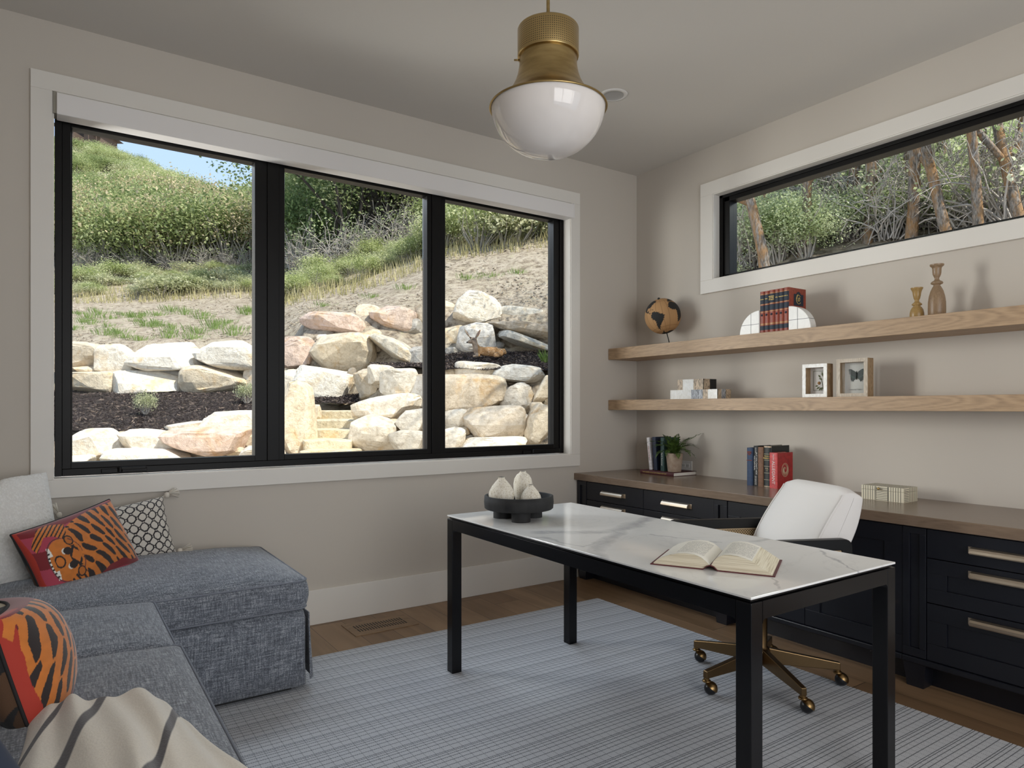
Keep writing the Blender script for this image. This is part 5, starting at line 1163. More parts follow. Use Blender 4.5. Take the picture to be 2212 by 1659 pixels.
def gz(u, D):
    us = [c[0] for c in COLS]
    zs = [np.interp(D, [k[0] for k in c[1]], [k[1] for k in c[1]]) for c in COLS]
    return float(np.interp(u, us, zs))
def ground(u, D, lift=0): p = at(u, HOR, D); return Vector((p.x, p.y, gz(u, D) + lift))
US = np.unique(np.concatenate([np.arange(-1400, -200, 100), np.arange(-200, 1250, 22), np.arange(1250, 4300, 60)]))
DS = np.array([3, 4, 4.6, 5.2, 5.8, 6.5, 7.2, 8, 8.35, 8.6, 8.9, 9.2, 9.6, 9.9, 10.3, 10.7, 11, 11.3, 11.7, 12.0, 12.15, 12.3, 12.6, 12.9, 13.3] + list(np.arange(13.8, 21, .5)) + list(np.arange(21, 32, 1.)) + [34, 38, 43, 50, 58, 66, 80, 95, 110, 130, 150, 175, 200, 240, 330])
G = np.zeros((len(DS), len(US), 3))
for i, D in enumerate(DS):
    for j, u in enumerate(US):
        p = ground(u, D); n_ = noise.noise(Vector((p.x * .9, p.y * .9, 0))) * (.05 if D < 9 else .09 if D < 30 else .5) + noise.noise(Vector((p.x * 3, p.y * 3, 4))) * .03
        if p.x < .35 and p.y < .35 or D < 5: n_ = 0; p.z = min(p.z, -.12)
        elif p.x < .9 and p.y < .9: p.z = min(p.z, .3)
        G[i, j] = (p.x, p.y, p.z + n_)
m = MT['dirt'] = mat('hillside_dirt', rough=1., spec=.05); t, b = nodes(m); c = coords(t)
n1 = noisetex(t, c, .45, 6, .4, .65); n2 = noisetex(t, c, 7, 8, 0, .75); n3 = noisetex(t, c, 1.7, 5, 0, .7)
cl_ = mix(t, ramp(t, n3, [(.44, (0, 0, 0)), (.60, (1, 1, 1))]), ramp(t, n2, [(.36, (.13, .10, .07)), (.48, (.46, .38, .29)), (.62, (.60, .52, .41))]), ramp(t, n2, [(.38, (.22, .17, .12)), (.55, (.52, .44, .33)), (.7, (.44, .41, .25))]))
setcol(m, cl_); bump(m, n2, .8, .12)
gr_ = linkmesh('ground_hillside', gridmesh('ground_hillside', G, None, ('dirt',))); S(gr_)

# ---- boulders
m = MT['stone'] = mat('sandstone', rough=.95, spec=.1); t, b = nodes(m); c = coords(t)
oi = N(t, 'ShaderNodeObjectInfo'); va = N(t, 'ShaderNodeVectorMath', operation='ADD'); t.links.new(c, va.inputs[0])
rv = N(t, 'ShaderNodeCombineXYZ'); t.links.new(math_(t, 'MULTIPLY', oi.outputs['Random'], 50.), rv.inputs[0]); t.links.new(rv.outputs[0], va.inputs[1])
s1 = noisetex(t, va.outputs[0], 2.1, 5, 1.0, .6); s2 = noisetex(t, va.outputs[0], 14, 6, .3, .7); s3 = noisetex(t, va.outputs[0], 4.5, 5, 1.6, .6)
lt = ramp(t, s2, [(.3, (.50, .44, .36)), (.5, (.70, .645, .555)), (.7, (.80, .755, .68))])
st_ = mix(t, ramp(t, s1, [(.54, (0, 0, 0)), (.68, (.7, .7, .7))]), lt, ramp(t, s3, [(.35, (.70, .60, .45)), (.55, (.62, .42, .19)), (.7, (.45, .27, .12))]))
st_ = mix(t, math_(t, 'MULTIPLY', ramp(t, math_(t, 'ABSOLUTE', math_(t, 'SUBTRACT', s3, .5)), [(0, (1, 1, 1)), (.006, (0, 0, 0))]), .25), st_, (.25, .20, .15))
setcol(m, mix(t, 1., st_, oi.outputs['Color'], 'MULTIPLY')); bump(m, math_(t, 'MULTIPLY_ADD', s2, .9, math_(t, 'MULTIPLY', s3, .25)), .6, .07)
def ico(sub):
    bm = bmesh.new(); bmesh.ops.create_icosphere(bm, subdivisions=sub, radius=1); bm.verts.ensure_lookup_table()
    v = np.array([q.co[:] for q in bm.verts]); f = [tuple(x.index for x in p.verts) for p in bm.faces]; bm.free(); return v, f
ICO = {3: ico(3), 4: ico(4)}
def rock(name, label, cat, loc, w_, h_, d_, seed, yaw=-YAW, roll=0, sub=4, boxy=.62, col=(1, 1, 1), group=None, cuts=9, rough=.05, chamf=.68, tap_=1):
    v, f = ICO[sub]; v = v.copy(); rs = np.random.RandomState(seed)
    v = np.sign(v) * np.abs(v) ** boxy; v /= np.abs(v).max(0)
    for k in range(cuts):
        n = rs.randn(3); n[1] *= .8; n /= np.linalg.norm(n); d_ext = (v @ n).max(); c0 = d_ext * rs.uniform(chamf, .92)
        e_ = v @ n - c0; v -= np.outer(np.clip(e_, 0, None) * .93, n)
    v[:, 0] *= 1 + tap_ * rs.uniform(-.22, .22) * v[:, 2]; v[:, 2] *= 1 + tap_ * rs.uniform(-.2, .2) * v[:, 0]; v[:, 2] += tap_ * rs.uniform(-.12, .12) * v[:, 0]
    v -= (v.max(0) + v.min(0)) / 2; v /= np.abs(v).max(0)
    disp = np.array([noise.fractal(Vector(p * 1.6) + Vector((seed * 3.1, 0, 0)), .9, 2.1, 4) + .6 * abs(noise.noise(Vector(p * 3.4) + Vector((0, seed * 1.7, 0)))) for p in v])
    v *= (1 + rough * disp)[:, None]; v -= (v.max(0) + v.min(0)) / 2; v /= np.abs(v).max(0)
    v *= np.array([w_ / 2, d_ / 2, h_ / 2]); c_, s_ = math.cos(roll), math.sin(roll)
    x, z = v[:, 0] * c_ - v[:, 2] * s_, v[:, 0] * s_ + v[:, 2] * c_; v[:, 0] = x; v[:, 2] = z
    me = bpy.data.meshes.new(name); me.from_pydata(v.tolist(), [], f); me.materials.append(MT['stone'])
    me.polygons.foreach_set('use_smooth', [False] * len(f)); me.update()
    o = bpy.data.objects.new(name, me); COL.objects.link(o); o.location = loc; o.rotation_euler = (0, 0, yaw); o.color = (*col, 1)
    return tag(o, label, cat, group)
WH, CRM, TAN, OCH, PNK, GRY, DK, RDB = (1.14, 1.12, 1.08), (1.08, 1.04, .98), (.85, .78, .68), (1.02, .92, .77), (.95, .78, .72), (.66, .66, .67), (.47, .45, .43), (.62, .42, .37)
# u0, u1, v0, v1, distance, tint, roll degrees, label
RK = [
 (128, 214, 741, 797, 12.35, TAN, 0, 'tan boulder at the left end of the upper wall row, left pane'), (205, 291, 747, 810, 12.3, CRM, 0, 'squat cream boulder, second in the upper wall row, left pane'),
 (288, 426, 740, 799, 12.35, WH, 0, 'long white slab-like boulder in the middle of the upper row, left pane'), (427, 566, 738, 797, 12.35, WH, 0, 'long white boulder with dark underside, right of upper row, left pane'),
 (150, 208, 790, 807, 12.25, OCH, 0, 'thin flat stone wedged between two courses at the far left'), (132, 253, 804, 852, 12.2, OCH, 0, 'ochre rectangular block in the lower course at the far left'),
 (248, 387, 800, 856, 12.2, CRM, 0, 'broad cream boulder above the mulch, centre of left pane'), (399, 526, 793, 860, 12.2, OCH, 0, 'rounded yellow-stained boulder above the mulch, left pane'),
 (521, 590, 794, 856, 12.2, CRM, 0, 'pale boulder partly behind the first mullion, above the mulch'), (348, 408, 796, 822, 12.3, GRY, 10, 'small grey filler stone under the long white slab'),
 (382, 403, 817, 838, 12.2, CRM, 0, 'tiny cream chock stone between the two big lower boulders'), (274, 296, 774, 800, 12.3, TAN, 0, 'small chock stone between second and third upper boulders'),
 (140, 257, 930, 994, 8.65, CRM, 0, 'large pale boulder at the bottom left of the front row'), (239, 278, 934, 958, 8.8, TAN, 0, 'small wedge stone between the first two front boulders'),
 (256, 376, 930, 978, 8.65, CRM, 0, 'low cream boulder, second in the front row by the sill'), (366, 530, 926, 987, 8.6, PNK, 0, 'large pinkish speckled boulder, centre of the front row'),
 (347, 430, 909, 938, 9.0, CRM, -8, 'small angular stone at the edge of the mulch bed'), (424, 585, 885, 942, 9.05, CRM, -4, 'long sloping cream boulder behind the pink one, front row'),
 (522, 566, 938, 968, 8.75, TAN, 0, 'small tan stone below the long sloping boulder'), (482, 517, 968, 986, 8.5, OCH, 0, 'little orange stone at the sill, right of the pink boulder'),
 (230, 384, 972, 1012, 8.35, WH, 0, 'flat white boulder just above the sill, left pane'), (120, 184, 985, 1015, 8.35, WH, 0, 'white boulder corner at the bottom left of the left pane'), (512, 600, 966, 1005, 8.35, CRM, 0, 'cream boulder at the sill beside the first mullion'),
 (652, 789, 666, 731, 12.3, PNK, 8, 'pink-brown boulder with white right half, top left of the middle pane'), (768, 818, 656, 699, 12.5, OCH, 0, 'small yellow boulder between the two reddish ones'),
 (793, 898, 652, 719, 12.3, (1, .84, .78), 14, 'reddish streaked oval boulder at the top of the middle pane'), (872, 908, 682, 720, 12.2, GRY, 0, 'grey stone beside the second mullion below the reddish boulder'), (895, 945, 654, 715, 12.5, TAN, 0, 'tan boulder half hidden behind the second mullion'),
 (592, 676, 730, 792, 11.6, PNK, 0, 'pink boulder at the left edge of the middle pane'), (670, 800, 722, 798, 11.4, OCH, 0, 'big golden yellow boulder in the centre of the middle pane'),
 (742, 777, 720, 740, 11.6, WH, 0, 'small white chip stone above the big golden boulder'), (680, 704, 722, 740, 11.8, WH, 0, 'tiny white stone under the pink-brown boulder'), (771, 833, 707, 775, 11.7, TAN, -20, 'leaning tan stone between golden boulder and long grey slab'),
 (797, 912, 708, 798, 11.4, (.92, .88, .80), 34, 'long slanted grey-cream slab in the middle pane'), (872, 930, 750, 792, 11.2, GRY, 0, 'grey boulder behind the second mullion above the mulch'),
 (634, 755, 791, 869, 10.7, WH, 0, 'large white block above the garden steps'), (598, 640, 800, 862, 10.8, CRM, 0, 'cream stone at the left edge above the tall pillar rock'), (747, 765, 795, 824, 10.9, DK, 0, 'small dark stone beside the large white block'),
 (759, 828, 793, 866, 10.3, TAN, -10, 'tall shaded tan boulder right of the large white block'), (792, 845, 789, 834, 10.0, CRM, 0, 'rough cream stone above the twin-topped boulder'),
 (821, 901, 799, 862, 9.7, (.9, .87, .82), 0, 'squarish grey-cream boulder by the second mullion'), (886, 940, 810, 884, 9.6, GRY, 0, 'grey boulder mostly behind the second mullion'),
 (764, 903, 850, 914, 9.35, CRM, -6, 'large pointed boulder hanging over the top step'), (598, 672, 833, 990, 8.9, OCH, 0, 'tall standing cream and ochre pillar rock left of the steps'),
 (666, 686, 876, 912, 9.6, OCH, 0, 'small yellow block at the left end of the top step'), (755, 850, 900, 978, 8.9, (.95, .9, .83), 0, 'big bright boulder at the right foot of the steps'),
 (855, 916, 886, 935, 8.95, (.9, .88, .85), 0, 'pale grey boulder low beside the second mullion'), (834, 862, 907, 938, 9.0, TAN, 0, 'small filler stone right of the big bright boulder'), (840, 920, 932, 980, 8.75, (.85, .82, .77), 0, 'boulder at the sill under the second mullion'),
 (945, 984, 648, 706, 12.9, TAN, 0, 'tan boulder at the left edge of the right pane, top row'), (981, 1084, 629, 702, 12.7, WH, 6, 'large jagged white boulder at the top of the right pane'),
 (1070, 1200, 660, 700, 13.1, (.88, .88, .86), 6, 'pale sloping boulder top right, under the window reflection'), (1060, 1200, 684, 740, 12.4, (.62, .57, .52), 10, 'long dark brown boulder above the fawn on the right'),
 (945, 998, 704, 752, 12.4, OCH, 0, 'ochre boulder left of the fawn'), (989, 1068, 698, 760, 12.2, (1, 1, 1.02), 0, 'tall white boulder directly behind the fawn'), (1076, 1200, 711, 764, 12.0, (.75, .75, .74), 16, 'slanting grey boulder right of the fawn'),
 (958, 986, 750, 768, 11.9, GRY, 0, 'small grey stone behind the fawn to the left'), (1062, 1090, 738, 758, 12.1, DK, 0, 'dark gap stone between white and slanting grey boulders'),
 (986, 1078, 782, 815, 10.45, CRM, 0, 'flat cream boulder in front of the fawn'), (950, 982, 794, 814, 10.4, CRM, 0, 'small cream stone beside the mullion in front of the fawn'), (1067, 1184, 785, 830, 10.4, (.86, .87, .88), 6, 'angular blue-grey boulder right of the flat cream one'),
 (945, 1087, 813, 888, 10.0, (.86, .78, .68), 0, 'very large brown-grey boulder in the middle of the right pane'), (1073, 1157, 825, 901, 9.9, (.78, .76, .74), -12, 'grey pointed boulder right of the very large brown one'),
 (1152, 1200, 810, 876, 9.9, OCH, 20, 'ochre boulder at the right edge of the right pane'), (942, 1010, 886, 928, 9.4, CRM, 0, 'cream boulder low beside the mullion, right pane'), (1005, 1130, 880, 950, 9.3, (.84, .77, .69), 0, 'broad brown-cream boulder low in the right pane'),
 (1117, 1148, 897, 935, 9.5, CRM, 0, 'small cream stone between the two low boulders on the right'), (1126, 1200, 872, 968, 9.2, TAN, 16, 'large tan boulder in the bottom right corner of the right pane'),
 (940, 1001, 926, 972, 9.0, CRM, 0, 'pale boulder at the sill beside the mullion, right pane'), (998, 1132, 946, 980, 9.0, WH, 0, 'flat white stone along the sill, right pane'),
 (985, 1014, 924, 942, 9.2, TAN, 0, 'small tan chink stone under the cream boulder, right pane'), (1002, 1020, 940, 952, 9.2, GRY, 0, 'tiny grey chink stone above the flat white sill stone'), (1146, 1172, 870, 892, 9.7, TAN, 0, 'little tan stone under the ochre boulder at the right edge')]
for i, (u0, u1, v0, v1, D, tint, roll, lb) in enumerate(RK):
    w_, h_ = (u1 - u0) * D / FPX * 1.12, (v1 - v0) * D / FPX * 1.15; p = at((u0 + u1) / 2, (v0 + v1) / 2, D)
    big = w_ * h_ > .05; r_ = R(roll)
    if roll: 
        # shrink so the rotated block keeps its silhouette box
        a_ = abs(r_); W_, H_ = w_, h_; k_ = max(.35, math.cos(2 * a_)); w_ = max(.4 * W_, (W_ * math.cos(a_) - H_ * math.sin(a_)) / k_); h_ = max(.4 * H_, (H_ * math.cos(a_) - W_ * math.sin(a_)) / k_)
    rock('boulder', lb, 'boulder', p + FW * .15, w_, h_, max(.3 if big else .2, min(1.1, .75 * w_)), 100 + i, roll=-r_ if True else 0, sub=4 if big else 3, col=tint, cuts=13 if big else 7, boxy=.45 if roll < 20 else .6, rough=.04, chamf=.66)
for k, (u0, u1, v0, v1, D) in enumerate(((682, 770, 886, 908, 10.1), (675, 774, 905, 929, 9.7), (665, 766, 926, 951, 9.3), (657, 760, 948, 976, 8.9), (650, 765, 972, 1000, 8.5))):
    w_, h_ = (u1 - u0) * D / FPX * 1.03, (v1 - v0) * D / FPX; p = at((u0 + u1) / 2, (v0 + v1) / 2, D)
    rock('stone_step', ('top', 'second', 'third', 'fourth', 'lowest')[k] + ' yellowish stone step of the garden stairs, counted from the top', 'step', p + FW * .2, w_, h_, .62, 500 + k, boxy=.22, cuts=3, rough=.012, col=(.92, .86, .70), chamf=.9, tap_=.15, group='garden steps between the boulders')
# ---- mulch
MT['mulch'] = m = mat('dark_mulch', rough=1., spec=.05); t, b = nodes(m); oi2 = noisetex(t, coords(t), 45, 4); setcol(m, ramp(t, oi2, [(.35, (.010, .008, .008)), (.55, (.038, .028, .026)), (.75, (.10, .075, .062))])); bump(m, oi2, 1., .05)
MT['chip'] = mat('bark_chip', (.055, .040, .035), .9); MT['chip2'] = mat('pale_bark_chip', (.20, .15, .115), .9)
def mulch(label, u0, u1, D0, D1, zf, n, seed):
    rs = random.Random(seed); nu_, nv_ = 24, 14; P = np.zeros((nv_, nu_, 3)); org = at((u0 + u1) / 2, HOR, (D0 + D1) / 2); org.z = zf(.5)
    for i in range(nv_):
        for j in range(nu_):
            D = D0 + (D1 - D0) * i / (nv_ - 1); p = at(u0 + (u1 - u0) * j / (nu_ - 1), HOR, D); P[i, j] = (p.x - org.x, p.y - org.y, zf(i / (nv_ - 1)) + .04 * noise.noise(Vector((p.x * 2, p.y * 2, 1))) - org.z)
    m_ = MB(); m_.add([tuple(q) for q in P.reshape(-1, 3)], [(i * nu_ + j, i * nu_ + j + 1, (i + 1) * nu_ + j + 1, (i + 1) * nu_ + j) for i in range(nv_ - 1) for j in range(nu_ - 1)], 0, True)
    for k in range(n):
        f = rs.random(); D = D0 + (D1 - D0) * f; p = at(rs.uniform(u0, u1), HOR, D); q = Vector((p.x - org.x, p.y - org.y, zf(f) + .04 * noise.noise(Vector((p.x * 2, p.y * 2, 1))) + .008 - org.z))
        a = Vector((rs.gauss(0, 1), rs.gauss(0, 1), rs.gauss(0, .5))).normalized() * rs.uniform(.015, .05); b2 = a.cross(Vector((rs.gauss(0, 1), rs.gauss(0, 1), 1))).normalized() * .006
        m_.add([q - a, q + b2, q + a, q - b2 + Vector((0, 0, .006))], [(0, 1, 2, 3), (0, 3, 1)], 1 if rs.random() < .8 else 2)
    o = m_.build('mulch_bed', ['mulch', 'chip', 'chip2']); o.location = org; return tag(o, label, 'mulch', kind='stuff')
mulch('dark bark mulch bed between the two boulder rows in the left pane', 60, 612, 8.95, 12.2, lambda f: .93 + .62 * f, 9000, 1)
mulch('small patch of dark mulch at the top of the garden steps', 664, 775, 10.1, 10.8, lambda f: 1.32 + .14 * f, 700, 2)
mulch('dark mulch around the resting fawn in the right pane', 935, 1215, 10.3, 12.1, lambda f: 1.83 + .42 * f, 3500, 3)
mulch('strip of dark mulch beside the second mullion in the middle pane', 800, 945, 10.2, 11.1, lambda f: 1.86 + .12 * f, 900, 4)

# ---- foliage prototypes
def leafmat(name, c1, c2, c3):
    m = MT[name] = bpy.data.materials.new(name); m.use_nodes = True; t = m.node_tree; b = t.nodes['Principled BSDF']; b.inputs['Roughness'].default_value = .6; b.inputs['Specular IOR Level'].default_value = .25
    c = coords(t); n1 = noisetex(t, c, 1.6, 3); n2 = noisetex(t, c, 30, 1)
    s_ = math_(t, 'MULTIPLY_ADD', n1, .6, math_(t, 'MULTIPLY', n2, .4)); col = ramp(t, s_, [(.38, c1), (.5, c2), (.62, c3)])
    t.links.new(col, b.inputs['Base Color']); tr = N(t, 'ShaderNodeBsdfTranslucent'); t.links.new(col, tr.inputs[0]); ms = N(t, 'ShaderNodeMixShader'); ms.inputs[0].default_value = .45
    t.links.new(b.outputs[0], ms.inputs[1]); t.links.new(tr.outputs[0], ms.inputs[2]); t.links.new(ms.outputs[0], t.nodes['Material Output'].inputs[0]); return name
leafmat('leaf_oak', (.15, .20, .065), (.32, .37, .15), (.52, .55, .29)); leafmat('leaf_tan', (.33, .32, .14), (.58, .49, .29), (.76, .64, .46)); leafmat('leaf_dark', (.10, .15, .055), (.22, .30, .12), (.42, .50, .25))
leafmat('leaf_sage', (.31, .34, .17), (.49, .50, .30), (.68, .66, .46)); leafmat('leaf_light', (.27, .33, .11), (.49, .53, .25), (.72, .73, .47)); leafmat('leaf_sunlit', (.34, .42, .18), (.60, .66, .38), (.86, .88, .66)); leafmat('grass_dry', (.30, .28, .12), (.50, .44, .22), (.62, .56, .34)); leafmat('grass_green', (.12, .20, .04), (.24, .34, .09), (.36, .45, .16))  # palest leaf mix has sunlit highlights put into its colour
MT['twig'] = mat('grey_twig', (.40, .36, .32), .95); MT['bark_dark'] = mat('dark_oak_bark', (.050, .040, .033), .95)
m = MT['bark'] = mat('lichen_bark', rough=1., spec=.05); t, b = nodes(m); n1 = noisetex(t, coords(t, (1, 1, .35)), 9, 6, .4, .7); n2 = noisetex(t, coords(t, (1, 1, .3)), 40, 4, 0, .7)
setcol(m, mix(t, ramp(t, n1, [(.45, (0, 0, 0)), (.58, (.8, .8, .8))]), ramp(t, n2, [(.35, (.10, .085, .07)), (.6, (.33, .29, .25)), (.75, (.46, .43, .40))]), (.36, .20, .085))); bump(m, n2, .9, .03)
def leaves(m_, rs, pts, n, size, mi=0, spread=.25, flat=.5):
    vs_ = []; 
    for k in range(n):
        p = rs.choice(pts); q = p + Vector((rs.gauss(0, spread), rs.gauss(0, spread), rs.gauss(0, spread * .8)))
        a = Vector((rs.gauss(0, 1), rs.gauss(0, 1), rs.gauss(0, flat))).normalized(); b2 = a.cross(Vector((rs.gauss(0, .6), rs.gauss(0, .6), 1))).normalized(); s_ = size * rs.uniform(.6, 1.3)
        vs_ += [q - a * s_ * .5, q + b2 * s_ * .32, q + a * s_ * .5, q - b2 * s_ * .32]
    m_.add(vs_, [(4 * k, 4 * k + 1, 4 * k + 2, 4 * k + 3) for k in range(n)], mi)
def bushmesh(name, seed, n, size, mats, h=1., rough=.25, twigs=10, dense=.22):
    """unit bush: radius about 1, height h, base at the origin"""
    rs = random.Random(seed); m_ = MB(); cl = []
    for k in range(34):
        a = rs.uniform(0, 6.283); r = math.sqrt(rs.random()) * .8; zz = h * (.25 + .62 * math.sqrt(max(0, 1 - r * r)) * rs.uniform(.55, 1)); cl.append(Vector((r * math.cos(a), r * math.sin(a), zz)))
    leaves(m_, rs, cl, n, size, 0, dense)
    for k in range(twigs):
        c_ = rs.choice(cl); b_ = Vector((c_.x * .2, c_.y * .2, 0)); mid = (b_ + c_) / 2 + Vector((rs.gauss(0, .08), rs.gauss(0, .08), 0)); m_.tube([b_, mid, c_ * 1.05], [.02, .013, .005], 4, 1, cap=False)
    return m_.mesh(name, mats)
def tangle(name, seed):
    rs = random.Random(seed); m_ = MB()
    for k in range(46):
        a = rs.uniform(0, 6.28); q = Vector((rs.gauss(0, .15), rs.gauss(0, .15), 0)); d = Vector((math.cos(a) * .6, math.sin(a) * .6, 1)).normalized(); pts = [q]
        for i in range(6): d = (d + Vector((rs.gauss(0, .4), rs.gauss(0, .4), rs.gauss(-.05, .25)))).normalized(); q = q + d * .22; pts.append(q)
        m_.tube(pts, [.014 - .0019 * i for i in range(7)], 4, 1, cap=False)
        for i in (2, 3, 4, 5):
            d2 = (d + Vector((rs.gauss(0, .8), rs.gauss(0, .8), rs.gauss(0, .5)))).normalized(); p0 = pts[i]; m_.tube([p0, p0 + d2 * .12 + Vector((0, 0, .02)), p0 + d2 * .26], [.006, .004, .002], 3, 1, cap=False)
    leaves(m_, rs, [Vector((rs.gauss(0, .4), rs.gauss(0, .4), rs.uniform(.3, 1.1))) for _ in range(20)], 250, .07, 0, .1)
    return m_.mesh(name, ['leaf_sunlit', 'twig'])
PROTO = {}
for nm, k in (('leaf_oak', 0), ('leaf_tan', 1), ('leaf_dark', 2), ('leaf_light', 3)):
    PROTO[nm] = [bushmesh('bush_' + nm + str(j), 10 * k + j, 4200, .072, [nm, 'twig'], 1.15, twigs=34) for j in range(2)]
PROTO['fine'] = [bushmesh('bush_fine' + str(j), 80 + j, 7500, .055, ['leaf_sunlit', 'twig'], 1.2, twigs=26) for j in range(2)]
PROTO['twiggy'] = [tangle('twiggy' + str(j), 90 + j) for j in range(3)]
PROTO['leaf_sage'] = [bushmesh('bush_sage' + str(j), 60 + j, 1500, .10, ['leaf_sage', 'twig'], .85, twigs=16, dense=.17) for j in range(2)]
def bush(kind, u, D, r, label, group, hs=1., lift=-.15, name='bush', cat='bush', seed=0):
    rs = random.Random(int(u * 13 + D * 7)); me = rs.choice(PROTO[kind]); o = bpy.data.objects.new(name, me); COL.objects.link(o)
    p = ground(u, D, lift * r); o.location = p; o.scale = (r, r, r * hs); o.rotation_euler = (0, 0, rs.uniform(0, 6.28)); return tag(o, label, cat, group)
rs = random.Random(77)
# low brush strip left pane
for k in range(44):
    u = 120 + 11.2 * k + rs.uniform(-10, 10); D = rs.uniform(20.8, 26)
    bush(('leaf_sage', 'leaf_sage', 'leaf_light')[k % 3], u, D, rs.uniform(.35, .85), ('pale silvery sagebrush clump in the strip behind the bare slope, left pane', 'leafy light green shrub in the strip behind the bare slope, left pane')[k % 3 == 2], ('sagebrush strip on the left slope', 'leafy shrubs in the strip on the left slope')[k % 3 == 2], .8, -.1, 'sagebrush', 'shrub')
for k in range(5): bush('leaf_sage', (348, 300, 420, 500, 190)[k], (20.6, 21, 20.9, 20.8, 21)[k], (.95, .5, .45, .5, .45)[k], ('large silvery sagebrush standing out in front of the brush strip', 'small sagebrush left of the large silvery one', 'small sagebrush right of the large silvery one', 'small sagebrush near the first mullion on the slope', 'small sagebrush at the far left of the slope')[k], None, .8, -.05, 'sagebrush', 'shrub')
# scrub oak mass left pane
for k in range(30):
    u = 120 + 17 * k + rs.uniform(-10, 10); D = 27 + rs.uniform(0, 3.5)
    kind = 'leaf_tan' if rs.random() < .5 else 'leaf_oak'
    bush(kind, u, D, rs.uniform(1.3, 2.0), ('tan-leaved' if kind == 'leaf_tan' else 'green-leaved') + ' scrub oak in the front rank of the hillside thicket, left pane', ('tan' if kind == 'leaf_tan' else 'green') + ' scrub oaks in the front rank', 1.25, -.1, 'scrub_oak', 'bush')
for k in range(44):
    u = 110 + 12 * k + rs.uniform(-10, 10); D = 32 + 20 * rs.random()
    kind = 'leaf_tan' if rs.random() < .3 else 'leaf_oak'
    bush(kind, u, D, rs.uniform(1.5, 2.1), ('tan-leaved' if kind == 'leaf_tan' else 'green-leaved') + ' scrub oak in the middle ranks of the hillside thicket, left pane', ('tan' if kind == 'leaf_tan' else 'green') + ' scrub oaks in the middle ranks', 1.3, -.15, 'scrub_oak', 'bush')
for k in range(96):
    D = 55 + 128 * rs.random(); u = rs.uniform(60, 470 - (D - 55) * 1.3)
    bush(('leaf_oak', 'leaf_sage', 'leaf_oak', 'leaf_light')[k % 4], u, D, rs.uniform(1.3, 2.2) * (1 + D / 250), ('distant grey-green sage clump high on the hill below the houses' if k % 4 == 1 else 'distant dark green scrub bush high on the hill below the houses' if k % 4 != 3 else 'distant bright green bush high on the hill below the houses'), ('distant sage clumps on the hill', 'distant dark scrub on the hill', 'distant bright bushes on the hill')[0 if k % 4 == 1 else 1 if k % 4 != 3 else 2], .85, -.25, 'scrub_oak', 'bush')
# brush in the middle pane and right pane
for k in range(34):
    u = 600 + 10 * k + rs.uniform(-10, 10); D = 18.0 + rs.uniform(0, 3)
    bush(('leaf_light', 'leaf_sage', 'leaf_light')[k % 3], u, D, rs.uniform(.25, .62), ('greyish sage brush below the dark trees, middle pane' if k % 3 == 1 else 'leafy yellow-green brush below the dark trees, middle pane'), ('sage brush below the dark trees' if k % 3 == 1 else 'leafy brush below the dark trees'), rs.uniform(.8, 1.25), -.1, 'brush', 'shrub')
for k in range(26):
    u = 950 + 13 * k + rs.uniform(-8, 8); D = 17 + rs.uniform(0, 5.5)
    bush(('leaf_light', 'leaf_sage', 'leaf_oak')[k % 3], u, D, rs.uniform(.7, 1.15), ('leafy yellow-green', 'silvery sage', 'olive green')[k % 3] + ' brush on top of the slope in the right pane', ('leafy', 'silvery', 'olive')[k % 3] + ' brush at the top of the right slope', 1.2, -.1, 'brush', 'shrub')
# ---- tangles of bare branches
for k, (u, D, r) in enumerate(((1640, 9.4, .9), (1790, 9.8, 1.1), (1765, 10.2, .8), (1850, 9.2, .9), (1930, 8.8, .8), (2010, 9.0, .9), (2090, 8.6, 1.), (2150, 8.2, 1.), (2205, 8.0, .9), (1700, 9.9, .8))):
    bush('twiggy', u, D, r, 'tangle of bare grey branches between the trunks outside the high window', 'bare branch tangles outside the high window', 1.3, 0, 'bare_branches', 'branches')
for k in range(5):
    u = 660 + 58 * k + rs.uniform(-8, 8); D = 21 + rs.uniform(0, 1.5)
    bush('twiggy', u, D, rs.uniform(.9, 1.4), 'leafless grey tangle at the foot of the dark grove, middle pane', 'leafless tangles under the dark grove', 1.2, 0, 'bare_branches', 'branches')
for k in range(6):
    u = 165 + 68 * k + rs.uniform(-22, 22); D = 26.4
    bush('twiggy', u, D, rs.uniform(.7, 1.3), 'pale leafless branches in front of the scrub oaks, left pane', 'pale leafless branches in front of the scrub oaks', .9, 0, 'bare_branches', 'branches')
